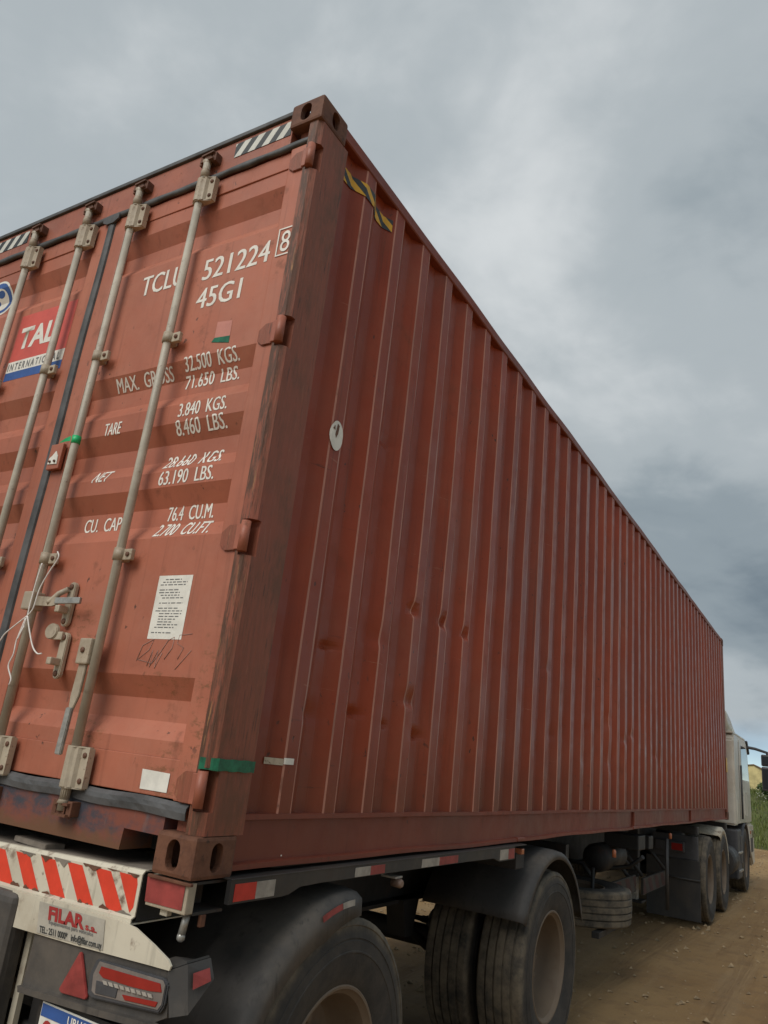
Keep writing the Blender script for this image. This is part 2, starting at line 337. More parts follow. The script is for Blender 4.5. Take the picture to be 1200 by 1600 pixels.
def cut(mb, cutters):
    """boolean difference, returns an MB"""
    def mk(b):
        bmesh.ops.recalc_face_normals(b.bm, faces=b.bm.faces[:]); me = bpy.data.meshes.new('tmp'); b.bm.to_mesh(me); b.bm.free()
        o = bpy.data.objects.new('tmp', me); col.objects.link(o); return o
    A = mk(mb); cs = [mk(c) for c in cutters]
    for c in cs:
        m = A.modifiers.new('b', 'BOOLEAN'); m.operation = 'DIFFERENCE'; m.object = c; m.solver = 'EXACT'
    dg = bpy.context.evaluated_depsgraph_get(); me = bpy.data.meshes.new_from_object(A.evaluated_get(dg))
    r = MB(); r.bm.from_mesh(me)
    for o in [A]+cs:
        m_ = o.data; bpy.data.objects.remove(o); bpy.data.meshes.remove(m_)
    bpy.data.meshes.remove(me); return r
def stadium(cx, cz, w_, h_, n=8):
    r = w_/2; s_ = h_/2-r; P = []
    for k in range(n+1): a = math.pi*k/n; P.append((cx+r*math.cos(a), cz+s_+r*math.sin(a)))
    for k in range(n+1): a = math.pi+math.pi*k/n; P.append((cx+r*math.cos(a), cz-s_+r*math.sin(a)))
    return P
def text_bm(s, bold=0., shear=0.):
    cu = bpy.data.curves.new('t', 'FONT'); cu.body = s; cu.size = 1; cu.offset = bold; cu.shear = shear; cu.resolution_u = 3
    o = bpy.data.objects.new('t', cu); col.objects.link(o); bpy.context.view_layer.update()
    dg = bpy.context.evaluated_depsgraph_get(); me = bpy.data.meshes.new_from_object(o.evaluated_get(dg))
    bpy.data.objects.remove(o); bpy.data.curves.remove(cu)
    b = bmesh.new(); b.from_mesh(me); bpy.data.meshes.remove(me); return b
def fit_uv(b, u0, u1, v0, v1, keep_v=None):
    xs = [v.co.x for v in b.verts]; ys = [v.co.y for v in b.verts]; ax, bx_, ay, by = min(xs), max(xs), min(ys), max(ys)
    if keep_v: ay, by = keep_v
    for v in b.verts:
        v.co = Vector((u0+(v.co.x-ax)/(bx_-ax)*(u1-u0), v0+(v.co.y-ay)/(by-ay)*(v1-v0), 0))
    return b
def drape(b, fn, breaks=(), axis=1):
    """cut a flat (u,v) bmesh along breaks of the relief and lift it onto fn(u,v)"""
    for k in breaks:
        co = Vector((k, 0, 0)) if axis == 0 else Vector((0, k, 0)); no = Vector((1, 0, 0)) if axis == 0 else Vector((0, 1, 0))
        bmesh.ops.bisect_plane(b, geom=b.verts[:]+b.edges[:]+b.faces[:], plane_co=co, plane_no=no)
    if axis == 1 and len(breaks) > 5:            # door panel: follow its columns too
        us = [v.co.x for v in b.verts]; lo, hi = min(us), max(us)
        for a, c in ((-.147, -1.111), (-2.438+.147, -1.327)):
            for i in range(17):
                k = a+(c-a)*i/16
                if lo < k < hi: bmesh.ops.bisect_plane(b, geom=b.verts[:]+b.edges[:]+b.faces[:], plane_co=Vector((k, 0, 0)), plane_no=Vector((1, 0, 0)))
    for v in b.verts: v.co = Vector(fn(v.co.x, v.co.y))
    m = MB(); m.bm.free(); m.bm = b; return m
def polys(ps):
    b = bmesh.new()
    for p in ps: b.faces.new([b.verts.new((u, v, 0)) for u, v in p])
    return b
def ell(cx, cy, rx, ry, n=28): return [(cx+rx*math.cos(2*math.pi*k/n), cy+ry*math.sin(2*math.pi*k/n)) for k in range(n)]

# ================================================================== ground
def terrain_h(x, y):
    return 0.018*math.sin(x*1.3+y*.4)*math.sin(y*.9-.5*x)+.010*math.sin(3.1*x)*math.cos(2.3*y)
gm = MB()
def axis_vals(lo, hi, c0, c1, fine, coarse):
    v = []; t = lo
    while t < hi:
        v.append(t); t += fine if c0 <= t < c1 else coarse*(1+.06*min(abs(t-c0), abs(t-c1)))
    return v+[hi]
xs = axis_vals(-400, 400, -6, 6, .25, 1.2); ys = axis_vals(-300, 500, -5, 30, .3, 1.2)
def gz(x, y):
    k = 1 if (-8 < x < 8 and -6 < y < 30) else 0
    return -G-.02+(terrain_h(x, y)*.8 if k else 0)+.0
gm.sheet([[(x, y, gz(x, y)) for x in xs] for y in ys], smooth=True)
ground = gm.build('ground', 'dirt'); ground['kind'] = 'structure'
sm = MB()
for i in range(9000):
    x = random.uniform(-3.5, 6); y = random.uniform(-1, 27); r = random.choice((.005, .006, .008, .012, .02, .03))*random.uniform(.6, 1.3)
    c = Vector((x, y, gz(x, y)+r*.25)); vs_ = [sm.bm.verts.new(c+Vector((r*a, r*b, r*d*.7)).xyz+Vector((random.uniform(-r, r)*.3,)*3)) for a, b, d in ((1,0,0),(-.5,.87,0),(-.5,-.87,0),(0,0,1),(0,0,-1))]
    for a, b in ((0,1),(1,2),(2,0)): sm.bm.faces.new((vs_[a], vs_[b], vs_[3])); sm.bm.faces.new((vs_[b], vs_[a], vs_[4]))
o = sm.build('loose_gravel', 'stone'); tag(o, 'loose gravel scattered over the dirt yard', 'gravel', kind='stuff')

# ================================================================== container
W, H, L = 2.438, 2.896, 12.192
con = thing('shipping_container', 'long rust-red corrugated steel shipping container loaded on the trailer', 'container', (-W/2, L/2, 0))
def casting(x, y, z, sx, sy, name='corner_casting'):
    """outer corner at (x,y), body extends towards sx,sy"""
    m = MB().box(x, x+sx*.162, y, y+sy*.178, z, z+.118, .012, 2)
    zc = z+.059
    c = [MB().box(x+sx*.025, x+sx*.15, y+sy*.025, y+sy*.166, z+.02, z+.098),
         MB().prism(stadium(x+sx*.085, zc, .052, .085), 'Y', y-sy*.02, y+sy*.06),
         MB().prism(stadium(y+sy*.095, zc, .050, .082), 'X', x-sx*.02, x+sx*.06),
         MB().prism(stadium(x+sx*.085, y+sy*.09, .064, .11), 'Z', z-.02 if z < 1 else z+.08, z+.04 if z < 1 else z+.16)]
    return cut(m, c).build(name, 'rust', con)
for (x, sx) in ((0, -1), (-W, 1)):
    for (y, sy) in ((0, 1), (L, -1)):
        for z in (0, H-.118): casting(x, y, z, sx, sy)
HZ = (2.60, 1.81, 1.03, .245)              # hinge heights
def post(x, sx, y, sy, rear):
    X = lambda a: x+sx*a
    Y = lambda a: y+sy*a
    P = [(X(.004), Y(.030)), (X(.022), Y(.010)), (X(.060), Y(.010)), (X(.060), Y(.045)), (X(.130), Y(.045)), (X(.130), Y(.16)), (X(.05), Y(.16)), (X(.05), Y(.203)), (X(.004), Y(.203))]
    m = MB().prism(P, 'Z', .1185, H-.1185)
    if rear:
        cs = [MB().box(X(-.01), X(.048), Y(-.01), Y(.050), z-.062, z+.062) for z in HZ]
        m = cut(m, cs)
    return m.build('corner_post', 'post', con)
post(0, -1, 0, 1, True); post(-W, 1, 0, 1, True); post(0, -1, L, -1, False); post(-W, 1, L, -1, False)
# side wall relief
PITCH, E0 = .268, .445
def sideX(y):
    t = (y-E0) % PITCH
    a, b = -.012, -.048
    if t < .064: return a+(b-a)*t/.064
    if t < .132: return b
    if t < .196: return b+(a-b)*(t-.132)/.064
    return a
def breaksY(y0, y1):
    k = math.floor((y0-E0)/PITCH)-1; out = []
    while E0+k*PITCH < y1+.3:
        for d in (0, .064, .132, .196): 
            v = E0+k*PITCH+d
            if y0 < v < y1: out.append(v)
        k += 1
    return out
def pY(px, py): q = UP(px, py, 0, -.015); return q.y, q.z
dents = []
for (px, py, ry, rz, d) in ((560, 1117, .05, .022, .022), (605, 1135, .045, .02, .018), (655, 1152, .055, .026, .028), (520, 1012, .05, .02, .014), (640, 1098, .06, .05, .02),
                            (648, 957, .04, .04, .022), (693, 976, .045, .045, .030), (727, 994, .04, .04, .026), (590, 1000, .10, .06, .008), (950, 1130, .06, .10, .014), (960, 1180, .05, .07, .014), (490, 1120, .07, .05, .010), (610, 690, .07, .03, .010), (720, 700, .05, .05, .008), (840, 1170, .06, .12, .012)):
    y, z = pY(px, py); dents.append((y, z, ry, rz, d))
rs = random.Random(3)
for i in range(26): dents.append((rs.uniform(2.5, 11.8), rs.choice((rs.uniform(.4, .8), rs.uniform(.3, 1.9))), rs.uniform(.04, .1), rs.uniform(.03, .12), rs.uniform(.004, .012)))
def side_wall(mirror, dn_):
    y0, y1 = .2035, L-.2035
    Ys = [y0]+breaksY(y0, y1)+[y1]; YY = []
    for a, b in zip(Ys, Ys[1:]):
        k = 3 if (b-a) > .03 else 1
        YY += [a+(b-a)*i/k for i in range(k)]
    YY.append(y1); brk = breaksY(y0, y1); YY = sorted([v for v in YY if all(abs(v-b) > 1e-6 for b in brk)]+[b-.0045 for b in brk]+[b+.0045 for b in brk]); Zs = [.172+i*.022 for i in range(8)]+[.35+i*.010 for i in range(70)]+[1.05+i*(2.832-1.05)/70 for i in range(71)]
    wv = {}
    grid = []
    for z in Zs:
        row = []
        for y in YY:
            x = sideX(y); rib = int((y-E0)//PITCH)
            if rib not in wv: wv[rib] = (rs.uniform(0, 6), rs.uniform(0, 6), rs.uniform(.3, 1))
            p1, p2, am = wv[rib]; fade = math.sin(math.pi*(z-.172)/2.66)
            x += -.0016*am*math.sin(z*3.1+p1)*fade-.0011*math.sin(z*7.7+p2)*fade; yy = y+(.0022*am*math.sin(z*2.3+p2)*fade if y0 < y < y1 else 0)
            if dn_:
                for (dy, dz, ry, rz, d) in dents:
                    if abs(y-dy) < 2.2*ry and abs(z-dz) < 2.2*rz:
                        rzz = rz*(.40 if z < dz else 1.1); e = math.exp(-((y-dy)/ry)**2*1.4-((z-dz)/rzz)**2*1.2); x -= d*e
            row.append(((-W-x) if mirror else x, yy, z))
        grid.append(row)
    m = MB().sheet(grid); o = m.build('side_wall', 'side', con, label='corrugated side wall with dents and scratches'); o.data.materials.append(M['worn_glint'])
    nc = len(YY)-1; edge = [any(abs(.5*(a+b)-k) < .002 and abs(sideX(k)+.012) < .002 for k in brk) for a, b in zip(YY, YY[1:])]
    for i, p in enumerate(o.data.polygons):
        if edge[i % nc]: p.material_index = 1
    return o
side_wall(False, True); side_wall(True, False)
def front_wall():
    g_ = []; 
    xs_ = [-.15]; k = 0
    while xs_[-1] < 2.30:
        xs_.append(xs_[-1]+(.07 if k % 2 else .066)); k += 1
        if k > 60: break
    pts = []; k = 0; x = -.132
    while x > -W+.132: pts.append((x, L-.03-(.036 if (k//1) % 4 in (1, 2) else 0))); x -= .066; k += 1
    pts.append((-W+.132, L-.03))
    return MB().sheet([[(x, y, z) for x, y in pts] for z in (.16, 2.78)], .002).build('end_wall', 'side', con)
front_wall()
for s in (0, 1):
    X = (lambda a: -a) if s == 0 else (lambda a: -W+a)
    tg = []
    for i in range(121):
        y = .1785+(L-.357)*i/120; dx = .0018*math.sin(y*2.9+s)+.0012*math.sin(y*7.3); dz = .0022*math.sin(y*2.3)+.0014*math.sin(y*6.1)
        tg.append([(X(a_+dx), y, z_+dz) for a_, z_ in ((.010, 2.826), (.005, 2.831), (.005, 2.879), (.010, 2.884), (.064, 2.884), (.064, 2.826), (.010, 2.826))])
    MB().sheet(tg).build('top_rail', 'rail', con)
    m = MB()
    P = [(X(.007), .176), (X(.007), .160), (X(.030), .156), (X(.030), .034), (X(.007), .030), (X(.007), .014), (X(.062), .014), (X(.062), .176)]
    nY = 90; g_ = []
    for i in range(nY+1):
        y = .1785+(L-.357)*i/nY; dz = .003*math.sin(y*2.1)+.002*math.sin(y*5.7)
        g_.append([(px_, y, pz+(dz if pz < .05 else dz*.4)) for px_, pz in P+[P[0]]])
    m.sheet(g_).build('bottom_rail', 'rail', con)
    for y in (5.55, 8.6):
        MB().box(X(.008), X(.0295), y, y+.012, .036, .154, .002, 1).build('rail_stiffener', 'rail', con)
    for y in (2.62, 5.50): MB().box(X(.002), X(.05), y, y+.11, .0125, .0345, .004, 1).build('rail_pad', 'rail', con)
# roof, header, floor cross members, sill
rg = []
for i in range(0, 113):
    y = .10+(L-.2)*i/112; z = 2.872 - (.016 if i % 4 in (1, 2) else 0); rg.append([(x, y, z) for x in (-W+.06, -W*.75, -W/2, -W*.25, -.06)])
MB().sheet(rg, .002).build('roof', 'side', con)
MB().box(-.1625, -W+.1625, .022, .12, 2.712, 2.862, .006).build('header', 'frame', con)
MB().box(-.163, -W+.163, .010, .135, 2.8625, 2.884, .004).build('header_cap', 'gasket', con)
MB().box(-.13, -W+.13, L-.10, L-.01, .02, .16, .005).build('front_sill', 'rail', con); MB().box(-.13, -W+.13, L-.10, L-.01, 2.785, 2.87, .005).build('front_header', 'rail', con)
for i in range(29): MB().box(-.064, -W+.064, .55+i*.39, .595+i*.39, .030, .15).build('cross_member', 'chassis', con)
MB().box(-.066, -W+.066, .16, L-.12, .1505, .17).build('floor', 'dark', con)
sp = [(-.163, .098), (-.163, .155), (-W+.163, .155), (-W+.163, .098), (-W+.33, .098), (-W+.34, .033), (-W/2, .028), (-.335, .035), (-.33, .098)]
MB().prism(sp, 'Y', .022, .16).build('rear_sill', 'sill', con, label='rear sill rubbed blue-black and rusty along its lower edge')
for x0, x1 in ((-.163, -.33), (-W+.33, -W+.163)): MB().box(x0, x1, .15, .158, .034, .0975).build('pocket_shade', 'dark', con)  # near-black plates painting the shade inside the sill openings
m = MB(); pts = []
for i in range(61):
    x = -.075-(W-.15)*i/60; pts.append((x, .018+.003*math.sin(x*31)+.004*math.sin(x*77), .178+.0022*math.sin(x*17)))
m.sheet([[(p[0], .021, p[2]-.026), (p[0], .013, p[2]-.024), (p[0], .010+(p[1]-.018)*.3, p[2]-.004), (p[0], .012, p[2]+.010), (p[0], .024, p[2]+.022)] for p in pts], .004); m.build('sill_gasket', 'gasket', con)
m = MB(); m.sheet([[(-.045-(W-.09)*i/60, .022, 2.711+.002*math.sin(i*.9)), (-.045-(W-.09)*i/60, .012, 2.708+.002*math.sin(i*.9)), (-.045-(W-.09)*i/60, .012, 2.690+.003*math.sin(i*1.3)), (-.045-(W-.09)*i/60, .024, 2.683+.003*math.sin(i*1.3))] for i in range(61)], .004, smooth=True); m.build('header_gasket', 'gasket', con)

# doors ------------------------------------------------------------
DT = [2.522, 1.797, 1.519, 1.255, .568]     # upper edge of each trough
YO, YI = .036, .074
DB = []
for t in DT: DB += [t, t-.072, t-.142, t-.200]
DB = sorted(DB)
def doorY(z):
    for t in DT:
        if t-.200 < z < t:
            d = t-z
            if d < .072: return YO+(YI-YO)*d/.072
            if d < .142: return YI
            return YI+(YO-YI)*(d-.142)/.058
    return YO
def waveY(x, z):
    if x > -1.219: a, b = -.147, -1.111
    else: a, b = -W+.147, -1.327
    t = min(1, max(0, (x-a)/(b-a))); k = math.sin(math.pi*t)
    return doorY(z)+.0022*math.sin(x*5.1+z*3.7)*k+.0014*math.sin(9*z-x*4)*k
def door(x0, x1, label):
    """x0 hinge side, x1 seam side"""
    s = -1 if x1 < x0 else 1
    d = thing_part('door', con, (x0, .04, .2), label)
    inset = .095
    a, b = x0+s*inset, x1-s*inset
    zs = [.318]+DB+[2.60]
    XS = [a+(b-a)*i/16 for i in range(17)]
    ZZ = []
    for p, q in zip(zs, zs[1:]):
        k = max(1, int((q-p)/.09)); ZZ += [p+(q-p)*i/k for i in range(k)]
    ZZ.append(2.60)
    yy = waveY
    MB().sheet([[(x, yy(x, z), z) for x in XS] for z in ZZ]).build('door_panel', 'door', d)
    # frame: two stiles and two rails
    MB().box(x0, a-s*.0005, .020, .10, .20, 2.685, .006).build('stile', 'door', d)
    MB().box(b+s*.0005, x1, .026, .10, .20, 2.685, .006).build('stile', 'door', d)
    MB().box(a, b, .031, .098, .203, .3175, .003).build('rail', 'door', d)
    MB().box(a, b, .031, .098, 2.6005, 2.682, .003).build('rail', 'door', d)
    for z in HZ:
        m = MB().prism([(x0+s*.085, z-.025), (x0+s*.085, z+.02), (x0+s*.055, z+.045), (x0+s*.012, z+.045), (x0+s*.012, z-.045), (x0+s*.06, z-.045)], 'Y', .012, .0195, .002)
        h = m.build('hinge', 'post', d)
        MB().tube([(x0-s*.022, .008, z-.052), (x0-s*.022, .008, z+.052)], .0165, 12).build('hinge_pin', 'frame', d)
        MB().box(x0-s*.02, x0+s*.015, .004, .018, z-.044, z+.044, .003).build('hinge_leaf', 'frame', d)
    return d
def thing_part(name, parent, origin, label=None):
    o = bpy.data.objects.new(name, None); col.objects.link(o); ORI[o] = Vector(origin); o.parent = parent; o.location = ORI[o]-ORI[parent]
    o.empty_display_size = .1
    if label: o['label'] = label
    return o
dR = door(-.052, -1.206, 'right-hand container door with white stencilled weights'); dL = door(-W+.052, -1.232, 'left-hand container door with red sticker')
m = MB(); pts = [(-1.219+.003*math.sin(i*.31), .018, .2+2.48*i/50) for i in range(51)]
g_ = []
for p in pts: g_.append([(p[0]-.030, p[1]+.010, p[2]), (p[0]-.020, p[1]-.002, p[2]), (p[0]+.000, p[1]-.005, p[2]), (p[0]+.018, p[1]-.001, p[2]), (p[0]+.024, p[1]+.012, p[2])])
m.sheet(g_, .004).build('door_gasket', 'gasket', dR)
m = MB().prism([(-1.275, 2.70), (-1.165, 2.70), (-1.165, 2.672), (-1.197, 2.655), (-1.241, 2.655), (-1.275, 2.672)], 'Y', .008, .017); m.build('gasket_tee', 'gasket', dR)
# lock rods
RY = -.008
def bolt(x, y, z, par, r=.009):
    MB().lathe([(0, r*1.0), (-.004, r), (-.007, r*.55)], 8, (x, y, z), 'Y', False).build('bolt', 'bolt', par)
def rod(x, d, handed):
    o = thing_part('lock_rod', con, (x, RY, .1)); 
    MB().tube([(x, RY, .115), (x, RY, 2.76)], .0165, 14).build('rod_bar', 'rod', o)
    f = thing_part
    # small clamps
    for z in (1.885, .985):
        m = MB(); m.lathe([(-.022, .0215), (.022, .0215)], 16, (x, RY, z), 'Z'); m.box(x, x+.062, -.008, .010, z-.021, z+.021, .004); m.box(x-.022, x+.018, -.02, .030, z-.021, z+.021, .003)
        m.build('rod_clamp', 'cream', o); bolt(x+.044, -.0085, z, o)
    # bearing plates
    for z0, z1 in ((2.545, 2.670), (.185, .318)):
        zb, zt = z0, z1
        cs_ = [(x-.034, .016), (x-.030, -.012)]+[(x+.026*math.cos(q_), RY+.026*math.sin(q_)*-1-.0) for q_ in (R(165), R(140), R(115), R(90), R(65), R(40))]+[(x+.032, -.022), (x+.040, -.010), (x+.072, -.008), (x+.072, .016)]
        m = MB().prism(cs_, 'Z', zb, zt); bmesh.ops.bevel(m.bm, geom=[e for e in m.bm.edges if abs(e.verts[0].co.z-e.verts[1].co.z) < 1e-6], offset=.004, segments=2, affect='EDGES')
        m.build('rod_bearing', 'cream', o)
        for zc in (zb+.026, zt-.026): bolt(x+.056, -.0085, zc, o)
    # cams and keepers
    for z, s in ((2.755, 1), (.150, -1)):
        m = MB().lathe([(z-s*.075, .018), (z-s*.045, .020), (z-s*.03, .0165), (z, .016), (z+s*.012, .022)], 14, (x, RY, 0), 'Z')
        m.build('cam_neck', 'cream', o)
        m = MB(); 
        for dz in (0, .034): m.prism([(x-.034, RY-.012), (x+.040, RY-.016), (x+.044, RY+.012), (x+.01, RY+.030), (x-.03, RY+.02)], 'Z', z+s*(.010+dz), z+s*(.018+dz))
        m.box(x-.018, x+.020, RY-.006, RY+.02, z+s*.016, z+s*.045); m.build('cam', 'rust' if s < 0 else 'bolt', o)
        MB().box(x-.045, x-.024, RY-.005, .024, z+s*.004, z+s*.050, .003).build('cam_keeper', 'rust', o); MB().box(x+.026, x+.050, RY-.005, .024, z+s*.004, z+s*.050, .003).build('cam_keeper', 'rust', o)
    return o
RX = (-.600, -1.026, -1.383, -1.806)
rods = [rod(x, dR if i < 2 else dL, 1) for i, x in enumerate(RX)]
def Zr(px, py, y=-.03): q = UP(px, py, 1, y); return q.x, q.z
# handle on the second rod, lying across, held in its catch
rx = RX[1]; hz_ = .812
o = rods[1]
MB().box(rx-.030, rx+.032, RY-.034, RY+.020, hz_-.034, hz_+.036, .006).build('handle_hub', 'cream', o)
m = MB().prism([(rx+.02, hz_-.018), (rx+.02, hz_+.020), (rx+.15, hz_+.014), (rx+.16, hz_-.016), (rx+.13, hz_-.020)], 'Y', RY-.018, RY-.008, .002); m.build('handle_arm', 'cream', o)
MB().box(rx+.150, rx+.292, RY-.022, RY-.010, hz_-.012, hz_+.012, .003).build('handle_grip', 'galv', o)
def catch(x, z, hook, par):
    P = stadium(x, z, .040, .170, 8); m = MB().prism(P, 'Y', .012, .030, .003)
    m.box(x-.014, x+.012, -.03, .013, z-.038, z-.012, .004)
    if hook: m.tube([(x-.004, .004, z+.055), (x-.035, -.010, z+.035), (x-.062, -.02, z+.002), (x-.07, -.022, z-.004)], .011, 8)
    else:
        m.prism(ell(x-.062, z+.085, .036, .030, 14), 'Y', -.006, .010, .003); m.box(x-.05, x, .0, .012, z+.055, z+.085, .003)
    c_ = m.build('handle_catch', 'cream', par); bolt(x, .0115, z+.066, par, .011); bolt(x, .0115, z-.066, par, .011)
catch(rx+.175, hz_-.004, True, dR); catch(rx+.200, hz_-.195, False, dR)
# handle hanging beside the first rod
rx = RX[0]; o = rods[0]; hz_ = .628
MB().box(rx-.074, rx-.012, RY-.026, RY+.014, hz_-.042, hz_+.048, .006).build('handle_hub', 'cream', o); bolt(rx-.045, RY-.0265, hz_+.006, o, .010)
m = MB().prism([(rx-.066, hz_-.04), (rx-.026, hz_-.04), (rx-.030, hz_-.15), (rx-.052, hz_-.21), (rx-.066, hz_-.21), (rx-.070, hz_-.15)], 'Y', RY-.014, RY-.004, .002); m.build('handle_arm', 'cream', o)
MB().prism([(rx-.074, hz_-.19), (rx-.044, hz_-.19), (rx-.050, hz_-.345), (rx-.080, hz_-.345)], 'Y', RY-.020, RY-.006, .003).build('handle_grip', 'galv', o)
# customs seal box on the seam
x, z = Zr(85, 714, .0)
MB().box(x-.040, x+.040, .0, .018, z-.055, z+.060, .004).build('seam_plate', 'door', dR)
MB().prism([(x-.032, z-.032), (x+.030, z-.036), (x+.026, z+.0), (x+.008, z+.026), (x-.010, z+.004), (x-.026, z-.004)], 'Y', -.004, .0, .001).build('torn_sticker', 'paper', dR)
for k in range(2): bolt(x+.015-k*.03, -.0045, z-.022, dR, .006)

# door lettering
def dpt(px, py, y=.045):
    q = UP(px, py, 1, y)
    for _ in range(6): q = UP(px, py, 1, doorY(q.z)-.003)
    return q.x, q.z
def door_text(s, pl, pr, h, par=None, mat='lettering', bold=0., shear=0., zoff=0):
    x0, z0 = dpt(*pl); x1, z1 = dpt(*pr); z = (z0+z1)/2+zoff
    kv = (0.0, .70)
    b = fit_uv(text_bm(s, bold, shear), x0, x1, z, z+h, kv)
    parts = [b]
    if '  ' in s:                               # one object for each word
        iv = sorted((min(v.co.x for v in f.verts), max(v.co.x for v in f.verts)) for f in b.faces); best = (0, 0); end = iv[0][1]
        for lo, hi in iv:
            if lo-end > best[0]: best = (lo-end, .5*(lo+end))
            end = max(end, hi)
        b2 = b.copy(); parts = [b, b2]
        bmesh.ops.delete(b, geom=[f for f in b.faces if f.calc_center_median().x > best[1]], context='FACES'); bmesh.ops.delete(b2, geom=[f for f in b2.faces if f.calc_center_median().x <= best[1]], context='FACES')
    for q_ in parts:                            # two passes of the stencil, a hair apart, give the stroke its weight
        q2 = q_.copy(); bmesh.ops.translate(q2, verts=q2.verts[:], vec=(h*.045, 0, 0))
        m1 = drape(q_, lambda u, v: (u, waveY(u, v)-.0012, v), DB); m2 = drape(q2, lambda u, v: (u, waveY(u, v)-.0017, v), DB)
        me = bpy.data.meshes.new('t'); m2.bm.to_mesh(me); m2.bm.free(); m1.bm.from_mesh(me); bpy.data.meshes.remove(me)
        m1.build('lettering', mat, par or dR, fix=True)
door_text('TCLU', (219, 461), (284, 447), .100)
door_text('521224', (315, 436), (417, 410), .100)
door_text('45G1', (304, 482), (372, 467), .096)
x0, z0 = dpt(433, 405); x1, z1 = dpt(459, 398); zb = .5*(z0+z1); hb = .128
def fit_plain(b, fn): return drape(b, fn)
YS = .016                                    # in front of the stile
b = fit_uv(text_bm('8', 0.), x0+.018, x1-.018, zb+.016, zb+.112, (0, .70)); fit_plain(b, lambda u, v: (u, YS+.001, v)).build('lettering', 'lettering', dR)
fr = [[(x0, zb), (x1, zb), (x1, zb+.006), (x0, zb+.006)], [(x0, zb+hb-.006), (x1, zb+hb-.006), (x1, zb+hb), (x0, zb+hb)], [(x0, zb+.006), (x0+.006, zb+.006), (x0+.006, zb+hb-.006), (x0, zb+hb-.006)], [(x1-.006, zb+.006), (x1, zb+.006), (x1, zb+hb-.006), (x1-.006, zb+hb-.006)]]
fit_plain(polys(fr), lambda u, v: (u, YS+.001, v)).build('check_digit_frame', 'lettering', dR)
h5 = .056
for s, a, b_ in (('32.500  KGS.', (290, 579), (375, 566)), ('71.650  LBS.', (289, 607), (372, 594)), ('MAX.  GROSS', (184, 614), (273, 597)),
                 ('3.840  KGS.', (277, 650), (352, 639)), ('8.460  LBS.', (276, 680), (355, 670)), ('TARE', (161, 682), (186, 677)),
                 ('28.660  KGS.', (254, 729), (340, 722)), ('63.190  LBS.', (245, 756), (331, 750)), ('NET', (142, 754), (165, 752)),
                 ('76.4  CU.M.', (260, 813), (331, 810)), ('2.700  CU.FT.', (237, 837), (321, 833)), ('CU.  CAP.', (130, 832), (187, 829))):
    door_text(s, a, b_, h5, bold=0.)
# stickers on the doors
def door_patch(name, pts, mat, par, off=.0010, label=None):
    q = [dpt(*p) for p in pts]
    return drape(polys([q]), lambda u, v: (u, waveY(u, v)-off, v), DB).build(name, mat, par, label=label)
door_patch('sticker', [(340, 503), (363, 500), (359, 524), (335, 528)], 'pink', dR); door_patch('sticker', [(335, 528), (359, 524), (357, 535), (330, 535)], 'green', dR, .0014)
x0, z0 = dpt(237, 897); x1, z1 = dpt(273, 985)
x0, x1, z1, z0 = -.418, -.255, .912, .690
sh = drape(polys([[(x0, z0), (x1, z0), (x1, z1), (x0, z1)]]), lambda u, v: (u, waveY(u, v)-.0009, v), DB).build('data_sheet', 'paper', dR, label='white printed data sheet stuck on the door')
pl_ = []; rr = random.Random(5); z = z1-.016
while z > z0+.012:
    x = x0+.014+rr.choice((0, .01, .02)); wd = rr.uniform(.6, .95)
    xe = x0+(x1-x0)*wd
    while x < xe:
        l = rr.uniform(.008, .026); pl_.append([(x, z), (min(x+l, xe), z), (min(x+l, xe), z+.0036), (x, z+.0036)]); x += l+.005
    z -= rr.choice((.0095, .0095, .0095, .018))
drape(polys(pl_), lambda u, v: (u, waveY(u, v)-.0015, v)).build('print_lines', 'print', sh)
q = UP(222, 1200, 1, .03)
lp = [(UP(px, py, 1, .029).x, UP(px, py, 1, .029).z) for px, py in ((223, 1201), (266, 1209), (260, 1239), (218, 1232))]
drape(polys([lp]), lambda u, v: (u, .0288, v)).build('blank_plate', 'paper', dR, label='blank off-white plate low on the door')
# chalk scrawl
m = MB()
def scrawl(pts, r=.0011):
    P = []
    for px, py in pts: x, z = dpt(px, py); P.append((x, waveY(x, z)-.001, z))
    m.tube(P, r, 5)
scrawl([(212, 1032), (222, 1008), (240, 998), (232, 1015), (214, 1030), (236, 1036), (250, 1018), (262, 1000), (272, 995), (268, 1012), (255, 1030)], .0014); scrawl([(228, 1040), (238, 1015), (232, 1042), (246, 1016), (240, 1044), (252, 1020)], .0016)
scrawl([(300, 990), (280, 992), (276, 1005), (286, 1012), (276, 1030)]); scrawl([(298, 1016), (272, 1046)])
m.build('chalk_scrawl', 'chalk', dR)
# left door stickers
xa, xb = -1.780, -1.350; zt = dpt(30, 486)[1]
def lq(x0, x1, z0, z1): return [[(x0, z0), (x1, z0), (x1, z1), (x0, z1)]]
TZ1, TZ0 = 2.285, 1.915
st = drape(polys(lq(xa, xb, TZ0+.105, TZ1)), lambda u, v: (u, waveY(u, v)-.0009, v), DB).build('company_sticker', 'tal_red', dL, label='red sticker lettered TAL above white and blue bands')
drape(polys(lq(xa, xb, TZ0+.045, TZ0+.105)), lambda u, v: (u, waveY(u, v)-.0009, v), DB).build('sticker_band', 'paper', st)
drape(polys(lq(xa, xb, TZ0, TZ0+.045)), lambda u, v: (u, waveY(u, v)-.0009, v), DB).build('sticker_band', 'blue', st)
drape(fit_uv(text_bm('TAL', .035, .0), xa+.035, xa+.315, TZ0+.175, TZ0+.290, (0, .7)), lambda u, v: (u, waveY(u, v)-.0020, v), DB).build('lettering', 'paper', st)
drape(fit_uv(text_bm('I N T E R N A T I O N A L', .02), xa+.01, xb-.03, TZ0+.055, TZ0+.093, (0, .7)), lambda u, v: (u, waveY(u, v)-.0020, v), DB).build('lettering', 'print', st)
